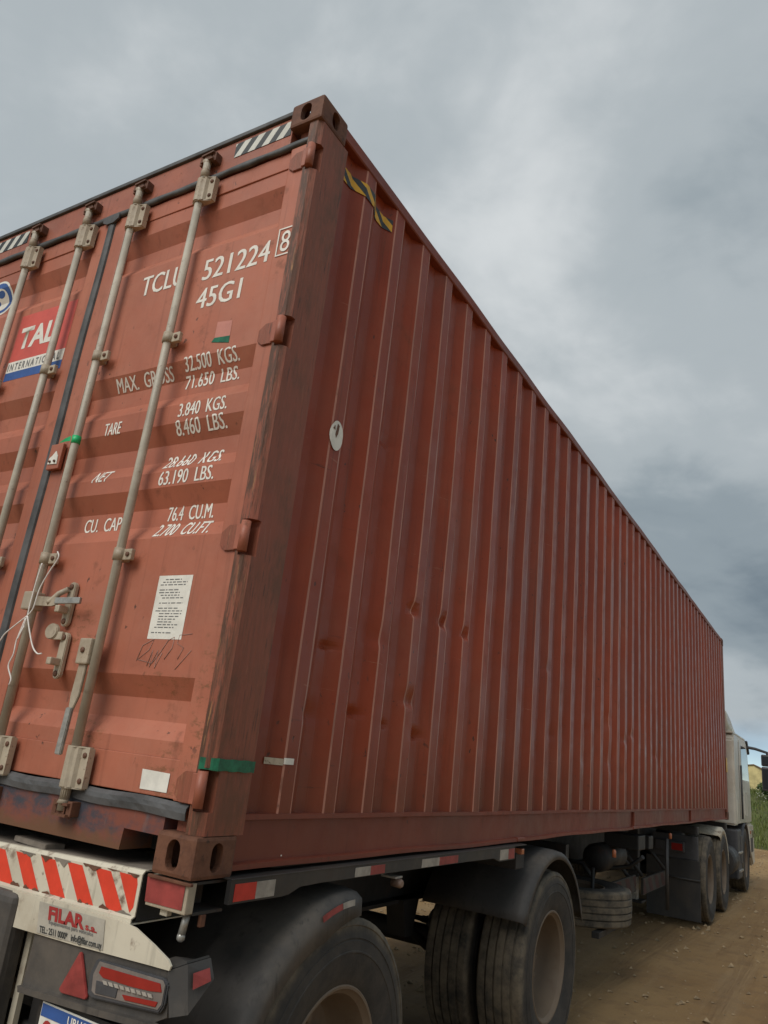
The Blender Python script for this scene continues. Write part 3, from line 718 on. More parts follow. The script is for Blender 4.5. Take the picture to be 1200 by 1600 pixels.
cx_, cz_ = dpt(6, 466)
cx_ -= .02
em = drape(polys([ell(cx_, cz_, .105, .092)]), lambda u, v: (u, waveY(u, v)-.0009, v), DB).build('round_emblem', 'paper', dL, label='round blue and white emblem sticker')
drape(polys([ell(cx_, cz_, .092, .080)]), lambda u, v: (u, waveY(u, v)-.0015, v), DB).build('emblem_ring', 'blue', em)
drape(polys([ell(cx_, cz_-.008, .064, .055)]), lambda u, v: (u, waveY(u, v)-.0020, v), DB).build('emblem_globe', 'paper', em)
drape(polys([ell(cx_+.01, cz_+.018, .03, .018, 12), ell(cx_-.028, cz_-.022, .018, .014, 10)]), lambda u, v: (u, waveY(u, v)-.0026, v), DB).build('emblem_marks', 'blue', em)
# header hazard stripes
def stripes(u0, u1, v0, v1, n, lean, duty=.5):
    """leaning bars clipped to the band; returns (light, dark)"""
    A, B = [], []; p = (u1-u0)/n
    for k in range(-2, n+2):
        for arr, f0, f1 in ((A, 0, duty), (B, duty, 1)):
            a, c = u0+p*(k+f0), u0+p*(k+f1)
            q = [(a, v0), (c, v0), (c+lean, v1), (a+lean, v1)]
            q = clip(q, u0, u1)
            if q: arr.append(q)
    return A, B
def clip(q, u0, u1):
    for lim, s in ((u0, 1), (u1, -1)):
        out = []
        for i in range(len(q)):
            a, b = q[i-1], q[i]; ia, ib = (a[0]-lim)*s >= 0, (b[0]-lim)*s >= 0
            if ia != ib:
                t = (lim-a[0])/(b[0]-a[0]); out.append((lim, a[1]+t*(b[1]-a[1])))
            if ib: out.append(b)
        q = out
        if len(q) < 3: return None
    return q
for u0, u1 in ((-.475, -.168), (-W+.168, -W+.51)):
    A, B = stripes(u0, u1, 2.768, 2.842, 4, .05)
    hs = drape(polys(B), lambda u, v: (u, .0195, v)).build('hazard_strip', 'stripe', con); drape(polys(A), lambda u, v: (u, .0193, v)).build('hazard_bars', 'pale', hs)
# tapes and marks on the side
SB = breaksY(.2, 3)
A, B = stripes(.232, .622, 2.690, 2.755, 4, -.085, .5)
ys_ = drape(polys(A), lambda u, v: (sideX(u)+.004, u, v), SB, 0).build('warning_tape', 'yellow', con, label='yellow and black warning tape under the top rail'); drape(polys(B), lambda u, v: (sideX(u)+.0042, u, v), SB, 0).build('tape_bars', 'stripe', ys_)
y, z = pY(524, 681); sp_ = drape(polys([ell(y, z, .042, .062)]), lambda u, v: (sideX(u)+.004, u, v), SB, 0).build('round_label', 'paper', con, label='scuffed round white label on the corrugated side')
drape(polys([[(y-.004, z+.05), (y-.012, z+.0), (y-.004, z-.012), (y+.006, z+.01), (y+.01, z+.045)], [(y-.03, z+.02), (y-.02, z+.038), (y-.014, z+.018)]]), lambda u, v: (sideX(u)+.005, u, v), SB, 0).build('scuff', 'bolt', sp_)
for (p, q, mt) in (((424, 1184), (441, 1196), 'cream'), ((443, 1184), (456, 1195), 'paper')):
    (y0, z0), (y1, z1) = pY(*p), pY(*q)
    drape(polys([[(y0, z1), (y1, z1), (y1, z0), (y0, z0)]]), lambda u, v: (sideX(u)+.004, u, v), SB, 0).build('small_label', mt, con)
# green tape round the post
z = UP(320, 1197, 1, .0).z
zt_ = UP(398, 1198, 0, 0).z; gp = []
for k in range(21):
    t = k/20; wob = .0012*math.sin(k*1.1)
    if t < .18: u = t/.18; p = (-.050+.046*u, .004+.022*u)
    else: p = (.0005, .03+(t-.18)/.82*.172)
    gp.append([(p[0]+.002, p[1]-.001, zt_-.019+wob), (p[0]+.003, p[1]-.001, zt_+.016-wob*.7)])
MB().sheet(gp, .001).build('green_tape', 'green', con, label='strip of green tape round the corner post')
y0 = 11.88; z0 = UP(1131, 1205, 0, 0).z
MB().box(.0035, .006, L-.17, L-.03, z0, z0+.22).build('yellow_label', 'yellow', con)
MB().box(.0045, .0065, .4, .404, .05, .054).build('speck', 'paper', con)

# ribbon and twine ---------------------------------------------------
x, z = Zr(122, 680, -.045)
rb = thing('ribbon', 'bright green plastic ribbon knotted round a door lock rod', 'ribbon', (RX[1], RY, z))
m = MB().lathe([(z-.016, .0185), (z+.018, .0185)], 14, (RX[1], RY, 0), 'Z'); m.build('ribbon_loop', 'ribbon', rb)
MB().sheet([[(RX[1]-.012, RY-.018, z-.008), (RX[1]-.012, RY-.019, z+.014)], [(RX[1]-.04, RY-.022, z-.010), (RX[1]-.04, RY-.024, z+.004)], [(RX[1]-.066, RY-.026, z-.014), (RX[1]-.066, RY-.026, z-.012)]], .0008).build('ribbon_tail', 'ribbon', rb)
tw = MB(); TP = lambda l, y=-.052: [UP(px, py, 1, y) for px, py in l]
def smooth(P, k=5):
    out = []
    for i in range(len(P)-1):
        p0, p1, p2, p3 = P[max(i-1, 0)], P[i], P[i+1], P[min(i+2, len(P)-1)]
        for j in range(k):
            t = j/k; out.append(.5*((2*p1)+(p2-p0)*t+(2*p0-5*p1+4*p2-p3)*t*t+(3*p1-p0-3*p2+p3)*t**3))
    return out+[P[-1]]
for l in ([(90, 862), (91, 872), (76, 895), (62, 920), (52, 950), (43, 962)], [(66, 880), (58, 905), (48, 940), (43, 962)], [(43, 962), (25, 976), (8, 990), (0, 1001), (-8, 1010)], [(43, 962), (46, 985), (51, 1010), (58, 1021), (65, 1021)], [(43, 962), (36, 980), (26, 1000), (21, 1022), (13, 1040), (17, 1060), (14, 1070)], [(40, 966), (30, 990), (27, 999), (38, 978)]):
    tw.tube(smooth(TP(l)), .0028, 6)
tw = tw.build('twine', 'twine', None, origin=UP(43, 962, 1, -.052)); tag(tw, 'knotted white twine dangling from a door lock rod', 'twine')

# ================================================================== wheels
TR = .52
def tyre_mesh():
    wd = .128
    prof = []
    side = [(-.112, .288), (-.120, .300), (-.128, .330), (-.138, .375), (-.1405, .400), (-.1430, .402), (-.1430, .407), (-.1405, .409), (-.1385, .440), (-.1360, .442), (-.1360, .447), (-.1385, .449), (-.134, .470), (-.131, .486), (-.1335, .490), (-.129, .503), (-.120, .512)]
    tread = []
    ribs = [(-.116, -.080), (-.070, -.030), (-.020, .020), (.030, .070), (.080, .116)]
    for a, b in ribs:
        c = TR-.010*((a+b)/2/.116)**2
        tread += [(a-.001, c-.013), (a+.001, c), (b-.001, c), (b+.001, c-.013)]
    prof = side+tread[1:-1]+[(-a, r) for a, r in side[::-1]]
    prof += [(.100, .282), (-.100, .282)]
    m = MB(); m.lathe(prof, 72, closed=True)
    for f in m.bm.faces: f.smooth = True
    bmesh.ops.recalc_face_normals(m.bm, faces=m.bm.faces[:])
    me = bpy.data.meshes.new('tyre'); m.bm.to_mesh(me); m.bm.free(); me.materials.append(M['tyre'])
    try: me.set_sharp_from_angle(angle=R(40))
    except Exception: pass
    return me
def rim_mesh(s):
    """s=+1: outer face towards +X, disc set deep"""
    m = MB(); P = [(.118, .300), (.122, .294), (.121, .286), (.112, .282), (.100, .268), (.02, .252), (-.03, .246), (-.045, .235), (-.05, .21), (-.050, .150), (-.035, .120), (-.035, .100)]
    Q = [(a-.008, r+.004 if i < 8 else r) for i, (a, r) in enumerate(P)]
    m.lathe([(a*s, r) for a, r in P]+[(-.043*s, .1), (-.06*s, .15), (-.06*s, .24), (-.11*s, .262), (-.118*s, .295)], 56, caps=False)
    for f in m.bm.faces: f.smooth = len(f.verts) == 4
    bmesh.ops.recalc_face_normals(m.bm, faces=m.bm.faces[:])
    me = bpy.data.meshes.new('rim'); m.bm.to_mesh(me); m.bm.free(); me.materials.append(M['rim'])
    try: me.set_sharp_from_angle(angle=R(35))
    except Exception: pass
    return me
def hub_mesh(s, steer=False):
    m = MB(); m.lathe([(-.05*s, .100), (-.02*s, .095), (.005*s, .085), (.012*s, .06), (.014*s, .02)], 24)
    for k in range(10):
        th = 2*math.pi*k/10; m.lathe([(-.05*s, .017), (-.018*s, .017), (-.014*s, .010)], 6, (0, .165*math.cos(th), .165*math.sin(th)), 'X', False)
    bmesh.ops.recalc_face_normals(m.bm, faces=m.bm.faces[:])
    me = bpy.data.meshes.new('hub'); m.bm.to_mesh(me); m.bm.free(); me.materials.append(M['rim']); return me
TYRE = tyre_mesh(); RIM = {s: rim_mesh(s) for s in (1, -1)}; HUB = {s: hub_mesh(s) for s in (1, -1)}
def wheel(parent, x, y, z, s, dual=True, name='wheel'):
    """x: centre of the outer tyre, s: outward direction"""
    o = thing_part(name, parent, (x, y, z))
    t = link('tyre', TYRE, o, (x, y, z)); t.rotation_euler.x = random.uniform(0, 6)
    link('rim', RIM[s], o, (x, y, z)); link('hub', HUB[s], o, (x, y, z))
    if dual:
        xi = x-s*.325; link('tyre', TYRE, o, (xi, y, z)); link('rim', RIM[-s], o, (xi, y, z))
    return o
WZ = -G+TR-.012
XT = -.085                                    # outer tyre centre line (outer wall at about +0.05)

# ================================================================== trailer
tr = thing('container_trailer', 'dark skeletal container trailer with white tail beam and dual wheels', 'trailer', (-W/2, 2, -G))
AX = (.80, 3.15)
for y in AX:
    wheel(tr, XT, y, WZ, 1); wheel(tr, -W-XT, y, WZ, -1)
    MB().tube([(XT-.05, y, WZ), (-W-XT+.05, y, WZ)], .065, 14).build('axle', 'chassis', tr)
    for xs_ in (-.72, -W+.72):
        m = MB()
        for k in range(5): m.sheet([[(xs_-.04, y-.5+.12*k+t*(1-.24*k)*1.0, -.50-.018*k-.07*math.sin(math.pi*t)) for t in [i/8 for i in range(9)]], [(xs_+.04, y-.5+.12*k+t*(1-.24*k)*1.0, -.50-.018*k-.07*math.sin(math.pi*t)) for t in [i/8 for i in range(9)]]], .014)
        m.build('leaf_spring', 'chassis', tr)
        MB().prism([(y-.60, -.40), (y-.40, -.40), (y-.46, -.60), (y-.54, -.60)], 'X', xs_-.06, xs_+.06).build('spring_hanger', 'chassis', tr)
        MB().tube([(xs_, y-.45, -.55), (xs_, y-.08, WZ-.05)], .028, 8).build('torque_rod', 'chassis', tr)
        MB().lathe([(-.09, .07), (-.06, .10), (.06, .10), (.09, .06)], 16, (xs_+.16, y-.20, WZ+.14), 'Y').build('brake_chamber', 'chassis', tr)
for xb_ in (-.76, -W+.76):                   # main I beams
    for (a, b, z0, z1) in ((-.07, .07, -.065, -.045), (-.006, .006, -.40, -.065), (-.07, .07, -.42, -.40)):
        MB().box(xb_+a, xb_+b, .10, 8.6, z0, z1).build('beam_flange' if z1-z0 < .03 else 'beam_web', 'chassis', tr)
    MB().box(xb_-.07, xb_+.07, 8.6, 11.9, -.26, -.045, .005).build('gooseneck', 'chassis', tr)
for y in (.5, 1.55, 2.4, 4.1, 5.2, 6.3, 7.4, 8.5, 10.2): MB().box(-.77, -W+.77, y, y+.09, -.30, -.12, .004).build('crossmember', 'chassis', tr)
for y in (2.60, 9.0, 11.75): MB().box(.0, -W, y, y+.13, -.13, -.045, .005).build('bolster', 'chassis', tr)
# rear bolster box with red reflector, and twist lock
MB().box(-.012, -.172, .012, .045, -.088, -.006, .004).build('bolster_end', 'cream', tr)
pts = [(px, py) for px, py in ((231, 1368.5), (290, 1384), (283, 1423), (226, 1408))]
qd = [UP(px, py, 1, .0095) for px, py in pts]; MB().poly(qd).build('reflector', 'dull_red', tr)
m = MB().box(-.012, -.17, .0455, .17, -.012, -.0045); m.box(-.012, -.17, .0455, .17, -.092, -.084); m.box(-.162, -.17, .0455, .17, -.084, -.012); m.box(-.10, -.112, .1, .17, -.084, -.012); m.build('bolster_box', 'chassis', tr)
m = MB().box(.004, -.17, .0005, .012, -.012, -.0035, .002); m.build('bolster_lip', 'rust', tr)
m = MB().tube([(-.045, .06, -.09), (-.05, .055, -.15)], .011, 8); m.lathe([(-.145, .010), (-.150, .012), (-.160, .012), (-.166, .006)], 10, (-.05, .055, 0), 'Z'); m.build('twist_lock', 'galv', tr)
MB().box(-.125, -.095, .03, .05, -.108, -.089, .003).build('lock_tab', 'white', tr); MB().box(-.02, -.008, .08, .10, -.125, -.093, .002).build('lock_tab', 'rust', tr)
# tail beam with chevrons
BY = .012; XR = UP(218, 1400, 1, BY).x
def beam_z(x): return -.045*min(1, max(0, (XR-x)/(XR+W/2)))*1.0 if x > -W/2 else -.045*min(1, max(0, (x+W+XR)/(XR+W/2)))
nx = 40; g_ = []
def zt0(x): return -.006+beam_z(x)*.8
def zb0(x): return -.136+beam_z(x)*.55
m = MB()
XSB = [XR+(-W-2*XR)*i/nx for i in range(nx+1)]
for x in XSB:
    wob = 0
    g_.append([(x, BY+.30, zt0(x)), (x, BY+.008, zt0(x)), (x, BY, zt0(x)-.008), (x, BY+wob, .5*(zt0(x)+zb0(x))), (x, BY, zb0(x)+.010), (x, BY-.012, zb0(x)+.004), (x, BY-.012, zb0(x)-.006), (x, BY+.25, zb0(x)-.006)])
m.sheet(g_, .004); m.build('tail_beam', 'white', tr, label='dented white tail beam with red chevrons')
dg_ = []
for x in XSB: dg_.append([(x, BY+.02, zt0(x)+.003), (x, BY+.30, zt0(x)+.003)])
MB().sheet(dg_, .002).build('tail_deck', 'wood', tr)
MB().box(XR+.001, XR-.004, BY+.004, BY+.25, -.138, -.012).build('beam_end', 'chassis', tr)
x, z = Zr(55, 1312, .06); MB().prism([(x-.10, .05), (x+.10, .03), (x+.11, .10), (x-.09, .12)], 'Z', zt0(x)+.006, zt0(x)+.024, .002).build('wood_block', 'wood', tr)
def chev(parent_pts):
    pass
# chevrons from the picture: each lies on the beam face
xs0 = [UP(px, py, 1, BY-.002) for px, py in ((6, 1322), (27, 1326), (40, 1385), (20, 1380))]
cw = .073; x = XR-.012
k = 0
while x > -W-XR+.05:
    zt1, zb1 = zt0(x)-.014, zb0(x)+.014
    lean = .085
    if k == 0: P = [(x, zt1-.02), (x-.008, zt1), (x-.085, zt1), (x-.012, zb1+.004), (x, zb1+.02)]
    else: P = [(x, zt1), (x-cw, zt1), (x-cw+lean, zb1), (x+lean, zb1)]
    if k > 0:
        P = [(u, v) for u, v in P]
    def fn(u, v): 
        t = (v-zb0(u))/(zt0(u)-zb0(u)); wob = 0
        return (u, BY+wob-.0045, v)
    bm_ = polys([P])
    drape(bm_, fn, [.5*(zt0(x)+zb0(x))]).build('chevron', 'bright_red', tr)
    x -= (.132 if k else .122); k += 1
rc = random.Random(9)
def chip_strip(zf, up, n):
    pl_ = []; x = XR-.01
    while x > -W-XR+.03:
        l = rc.uniform(.015, .09); h = rc.uniform(.005, .030)
        if rc.random() < .8:
            k = max(3, int(l/.012)); top = [(x-l*i/k, zf(x)) for i in range(k+1)]; bot = [(x-l*i/k, zf(x)+up*h*rc.uniform(.3, 1)*math.sin(math.pi*(i+.5)/(k+1))) for i in range(k, -1, -1)]
            pl_.append(top+bot)
        x -= l+rc.uniform(.004, .05)
    return pl_
for zf, up in ((lambda x: zt0(x)-.0085, -1), (lambda x: zb0(x)+.0105, 1)):
    for p_ in chip_strip(zf, up, 0): drape(polys([p_]), lambda u, v: (u, BY-.0062, v)).build('paint_chip', rc.choice(('bolt', 'wood', 'rust')), tr)
# lamp bracket plate with maker's sticker
LY = -.012
def PX(l, y=LY): return [(UP(px, py, 1, y).x, UP(px, py, 1, y).z) for px, py in l]
bp = PX([(20, 1391), (110, 1415), (193, 1441), (212, 1450), (240, 1476), (263, 1500), (267, 1510), (264, 1517), (232, 1508), (120, 1478), (16, 1447)])
MB().prism(bp, 'Y', LY, LY+.006).build('lamp_bracket', 'white', tr)
mirror_bp = [(-W-x, z) for x, z in bp]; MB().prism(mirror_bp, 'Y', LY, LY+.006).build('lamp_bracket', 'white', tr)
st = MB().poly([Vector((u, LY-.002, v)) for u, v in PX([(63, 1408), (165, 1437), (161, 1485), (58, 1457)])]).build('maker_plate', 'grey_plate', tr, label='maker plate lettered FILAR s.a.')
def plane_text(s, quad, y, mat, par, bold=.01):
    """quad px: bottom-left, bottom-right, top-left -> affine placement on plane y"""
    a, b, c = [UP(px, py, 1, y) for px, py in quad]
    bm_ = fit_uv(text_bm(s, bold), 0, 1, 0, 1, (0, .70))
    drape(bm_, lambda u, v: a+(b-a)*u+(c-a)*v).build('lettering', mat, par, fix=True)
plane_text('FILAR', [(75, 1436), (131, 1452), (77, 1416)], LY-.0035, 'maroon', st, .045)
plane_text('s.a.', [(133, 1452.5), (151, 1458), (133.5, 1441.5)], LY-.0035, 'maroon', st, .03)
plane_text('Equipamientos para vehiculos', [(76, 1443), (145, 1463), (76.5, 1437)], LY-.0035, 'print', st, .01)
plane_text('TEL.: 2511 0000*   info@filar.com.uy', [(61, 1456), (158, 1483), (62, 1446)], LY-.0035, 'stripe', st, .02)
# lamp housing
hp = PX([(58, 1452), (240, 1509), (262, 1517), (268, 1530), (262, 1590), (240, 1598), (150, 1575), (36, 1541)], .0)
MB().prism(hp, 'Y', -.004, .05).build('lamp_housing', 'plastic', tr)
MB().prism([(-W-x, z) for x, z in hp], 'Y', -.004, .05).build('lamp_housing', 'plastic', tr)
MB().prism(PX([(36, 1538), (150, 1572), (245, 1598), (256, 1606), (240, 1608), (150, 1583), (36, 1548)], -.004), 'Y', -.024, -.0045).build('housing_lip', 'plastic', tr)
# side wing of the lamp housing
def P3(px, py, y): return UP(px, py, 1, y)
wing = [[P3(262, 1517, -.004), P3(264, 1590, -.004)], [P3(292, 1507, .03), P3(292, 1586, .03)], [P3(327, 1497, .11), P3(332, 1530, .11)]]
MB().sheet(wing, .008).build('housing_wing', 'plastic', tr)
top = [[P3(262, 1516, -.004), P3(240, 1508, .05)], [P3(292, 1506, .03), P3(275, 1498, .09)], [P3(327, 1496, .11), P3(305, 1502, .14)]]
MB().sheet(top, .006).build('housing_top', 'plastic', tr)
MB().poly([P3(302, 1521, .034), P3(328, 1512, .086), P3(330, 1533, .086), P3(301, 1547, .034)]).build('side_reflector', 'dull_red', tr)
tri = PX([(126, 1487), (93, 1545), (96, 1551), (134, 1562), (137, 1558), (129, 1488)], -.010)
MB().prism(tri, 'Y', -.014, -.006, .002).build('triangle_reflector', 'dull_red', tr)
lamp = PX([(153, 1498), (258, 1528), (264, 1538), (258, 1572), (250, 1584), (145, 1560), (138, 1552), (142, 1520)], -.012)
lm = MB().prism(lamp, 'Y', -.018, -.005, .004).build('tail_lamp', 'trim', tr)
def lens(px, mat, name='lens', y=-.022): return MB().prism(PX(px, y), 'Y', y, y+.003, .001).build(name, mat, lm)
MB().prism(PX([(156, 1502), (255, 1532), (258, 1540), (252, 1570), (246, 1578), (148, 1554), (143, 1548), (146, 1522)], -.019), 'Y', -.0195, -.0185).build('lens_tray', 'clear', lm)
lens([(158, 1510), (250, 1537), (252, 1551), (236, 1549), (205, 1542), (160, 1528), (154, 1520)], 'lens'); lens([(190, 1554), (246, 1566), (242, 1574), (194, 1563)], 'lens'); lens([(150, 1532), (184, 1542), (180, 1560), (148, 1552)], 'trim')
m = MB()
for k in range(9):
    t = k/8; m.prism(PX([(160+t*70, 1532+t*20), (166+t*70, 1533.5+t*20), (168+t*70, 1540+t*20), (162+t*70, 1538+t*20)], -.024), 'Y', -.0245, -.0225)
m.build('led_row', 'grey_refl', lm)
def mirror_copy(o, parent):
    me = o.data.copy(); me.transform(Matrix.Diagonal((-1, 1, 1, 1))); me.flip_normals()
    c = link(o.name.split('.')[0], me, parent, ORI[o])
    for k in [k for k in ORI if k.parent is o and k.data]: mirror_copy(k, c)
    return c
for o in [k for k in list(ORI) if k.parent is tr and k.name.split('.')[0] in ('triangle_reflector', 'tail_lamp', 'housing_lip', 'housing_wing', 'housing_top', 'side_reflector', 'reflector', 'bolster_end', 'bolster_box', 'bolster_lip', 'twist_lock')]: mirror_copy(o, tr)
# number plate
np_ = [(67, 1566), (175, 1599), (160, 1640), (48, 1606)]
a, b, c = [UP(px, py, 1, -.0) for px, py in ((70, 1563), (178, 1601), (47, 1612))]
ex = (b-a).normalized(); pw = .40; ph = .13; ez = Vector((0, 0, 1))
x0, z1 = a.x, a.z; 
plt = MB().box(x0, x0+pw, -.006, -.002, z1-ph, z1, .002).build('number_plate', 'paper', tr, label='white number plate with blue band')
MB().poly([(x0+.004, -.0075, z1-.036), (x0+pw-.004, -.0075, z1-.036), (x0+pw-.004, -.0075, z1-.004), (x0+.004, -.0075, z1-.004)]).build('plate_band', 'blue', plt)
drape(fit_uv(text_bm('URUGUAY', .02), x0+.125, x0+.275, z1-.031, z1-.010, (0, .7)), lambda u, v: (u, -.009, v)).build('lettering', 'lettering', plt)
drape(fit_uv(text_bm('S T', .03), x0+.022, x0+.135, z1-.115, z1-.043, (0, .7)), lambda u, v: (u, -.009, v)).build('lettering', 'maroon', plt)
MB().box(x0-.02, x0+pw+.02, .0, .03, z1-ph-.02, z1+.01).build('plate_holder', 'chassis', tr)
# under-run guard: posts and bar
xg = UP(22, 1410, 1, -.03).x
MB().box(xg, xg-.40, -.03, .05, -.62, -.150, .03, 3).build('underrun_guard', 'plastic', tr)
MB().prism([(xg+.02, -.145), (xg-.44, -.145), (xg-.44, -.64), (xg-.41, -.66), (xg-.41, -.17), (xg-.005, -.17), (xg-.005, -.64), (xg+.02, -.62)], 'Y', .0505, .07).build('guard_frame', 'white', tr)
MB().box(-.3, -W+.3, .09, .19, -.62, -.52, .01).build('underrun_bar', 'chassis', tr)
for x in (-.62, -W+.62): MB().box(x-.05, x+.05, .10, .18, -.52, -.136).build('bar_hanger', 'chassis', tr)
# side marker rails
for s in (0, 1):
    X = (lambda a: a) if s == 0 else (lambda a: -W-a)
    P = [(.145, -.002), (.145, -.066), (.40, -.066), (.44, -.063), (.50, -.045), (.62, -.042), (1.9, -.044), (2.2, -.047), (2.28, -.066), (2.50, -.066), (2.50, -.002)]
    MB().prism(P, 'X', X(.028), X(.012)).build('marker_rail', 'black', tr)
    MB().box(X(.030), X(-.05), .145, 2.68, -.0018, .003, .001, 1).build('rail_top', 'black', tr)
    for (y0, y1, z0, z1, mt) in ((.165, .265, -.060, -.012, 'red_refl'), (.266, .36, -.060, -.012, 'grey_refl'), (.84, .95, -.040, -.008, 'grey_refl'), (.951, 1.06, -.040, -.008, 'dull_red'), (1.38, 1.55, -.041, -.008, 'grey_refl'), (1.551, 1.75, -.041, -.008, 'dull_red'), (2.28, 2.40, -.060, -.010, 'grey_refl'), (2.401, 2.49, -.060, -.010, 'dull_red')):
        MB().box(X(.0282), X(.0295), y0, y1, z0, z1).build('reflective_tape', mt, tr)
    MB().box(X(.025), X(-.02), 2.62, 2.66, -.05, -.02, .004).build('amber_marker', 'amber', tr)
    # marker lamp hanging below the rail
    m = MB().lathe([(-.02, .016), (.02, .018), (.028, .012)], 14, (X(-.0), 1.22, -.092), 'X' ); m.build('marker_lamp', 'pink_lens', tr)
    MB().box(X(.01), X(-.06), 1.19, 1.25, -.075, -.066, .002).build('lamp_arm', 'grey_refl', tr)
# mudguards
def mudguard(yc, a0, a1, r, s, x_out, x_in, flange, name='mudguard'):
    X = (lambda a: a) if s > 0 else (lambda a: -W-a)
    n = 22; g_ = []; lip = []
    for i in range(n+1):
        a = R(a0+(a1-a0)*i/n); ry = yc+r*math.cos(a); rz = WZ+r*math.sin(a)
        ry2 = yc+(r-flange)*math.cos(a); rz2 = WZ+(r-flange)*math.sin(a); rm = r-.012; ry3 = yc+(rm)*math.cos(a); rz3 = WZ+rm*math.sin(a)
        g_.append([(X(x_in), ry, rz), (X((x_in+x_out)/2), yc+(r+.010)*math.cos(a), WZ+(r+.01)*math.sin(a)), (X(x_out-.05), ry, rz), (X(x_out-.012), yc+(r-.006)*math.cos(a), WZ+(r-.006)*math.sin(a)), (X(x_out), yc+(r-.022)*math.cos(a), WZ+(r-.022)*math.sin(a)), (X(x_out+.002), ry2, rz2)])
    m = MB().sheet(g_, .004, smooth=True); return m.build(name, 'plastic', tr)
for s in (1, -1):
    mudguard(3.15, 18, 152, .635, s, .062, -.56, .05); 
    # rear guard: deep quarter shell behind the first wheel
    X = (lambda a: a) if s > 0 else (lambda a: -W-a)
    g_ = []
    for i in range(25):
        a = R(84+(205-84)*i/24); r = .600; c, s_ = math.cos(a), math.sin(a)
        fl = .035+.045*max(0, 1-abs(i-5)/7)
        g_.append([(X(xv), .80+(r+dr)*c, WZ+(r+dr)*s_) for xv, dr in ((-.56, .0), (-.38, .012), (-.28, .012), (-.24, .002), (-.18, .006), (-.02, .004), (.03, -.004), (.058, -.022), (.066, -.03-fl))])
    MB().sheet(g_, .004, smooth=True).build('mudguard', 'plastic', tr)
    m = MB(); P = [(R(92), R(104), 'dull_red'), (R(104.3), R(111), 'grey_refl')]
    for i, (a, b, mt) in enumerate(((98, 110, 'dull_red'), (90, 97.7, 'grey_refl'))):
        rows = []
        for k in range(5):
            an = R(a+(b-a)*k/4); rows.append([(X(.0675), .80+.558*math.cos(an), WZ+.558*math.sin(an)), (X(.066), .80+.578*math.cos(an), WZ+.578*math.sin(an))])
        MB().sheet(rows, .001).build('reflective_tape', mt, tr)
# landing legs, tanks, valves, side guards
for x in (-.55, -W+.55):
    lg = thing_part('landing_leg', tr, (x, 8.0, -.2))
    MB().box(x-.055, x+.055, 7.94, 8.06, -.62, -.10, .006).build('leg_tube', 'chassis', lg); MB().box(x-.042, x+.042, 7.955, 8.045, -.86, -.62, .005).build('leg_inner', 'galv', lg)
    MB().box(x-.11, x+.11, 7.89, 8.11, -.885, -.86, .006).build('leg_foot', 'chassis', lg)
    MB().tube([(x, 7.95, -.55), (x-.05 if x > -1 else x+.05, 7.2, -.3)], .022, 8).build('leg_brace', 'chassis', lg)
MB().tube([(-.03, 7.15, -.12), (-.03, 7.15, -.80)], .018, 8).build('crank_post', 'black', tr)
MB().lathe([(-.40, .02), (-.385, .10), (-.35, .125), (.35, .125), (.385, .10), (.40, .02)], 20, (-.42, 6.2, -.30), 'Y').build('air_tank', 'chassis', tr)
MB().box(-.08, -.40, 6.05, 6.35, -.20, -.07, .01).build('valve_box', 'chassis', tr); MB().box(-.06, -.20, 6.42, 6.62, -.20, -.08, .01).build('valve_box', 'chassis', tr)
MB().tube([(-.05, 6.1, -.25), (-.2, 6.2, -.36), (-.4, 6.0, -.40)], .02, 8).build('air_hose', 'chassis', tr)
for y, zz_ in ((4.93, -.16), (7.35, -.10)): MB().lathe([(-.03, .012), (-.027, .017), (.02, .016), (.03, .008)], 12, (-.03, y, zz_), 'Z').build('amber_marker', 'amber', tr)
def guard(y0, y1, z0, z1):
    b_ = MB().box(-.30, -.325, y0, y1, z0, z1, .004).build('side_guard', 'dim', tr)
    A, B = stripes(y0+.01, y1-.01, z0+.01, z1-.01, max(2, int((y1-y0)/.28)), -.14)
    drape(polys(A), lambda u, v: (-.298, u, v)).build('guard_bars', 'dim_red', b_)
guard(5.6, 6.95, -.66, -.50); guard(7.3, 8.7, -.72, -.56)
for y in (5.7, 6.85, 7.4, 8.6): MB().tube([(-.33, y, -.55), (-.5, y, -.35), (-.7, y, -.35)], .02, 8).build('guard_arm', 'chassis', tr)
MB().box(-.16, -.62, 4.05, 4.12, -.60, -.08).build('spare_hanger', 'chassis', tr)
# spare wheel lies flat under the frame
spx = thing('spare_wheel', 'dusty spare wheel carried flat under the trailer chassis', 'wheel', (-.50, 5.30, -.74))
t = link('tyre', TYRE, spx, (-.50, 5.30, -.60)); t.rotation_euler = (0, R(90), R(20)); t = link('rim', RIM[1], spx, (-.50, 5.30, -.60)); t.rotation_euler = (0, R(-90), 0)
for xx in (-.15, -.85): MB().box(xx-.03, xx+.03, 4.85, 5.75, -.79, -.745, .004).build('spare_carrier', 'chassis', tr)
for xx in (-.30, -.72): MB().tube([(xx, 5.30, -.77), (xx, 5.30, -.33)], .015, 8).build('carrier_rod', 'chassis', tr)

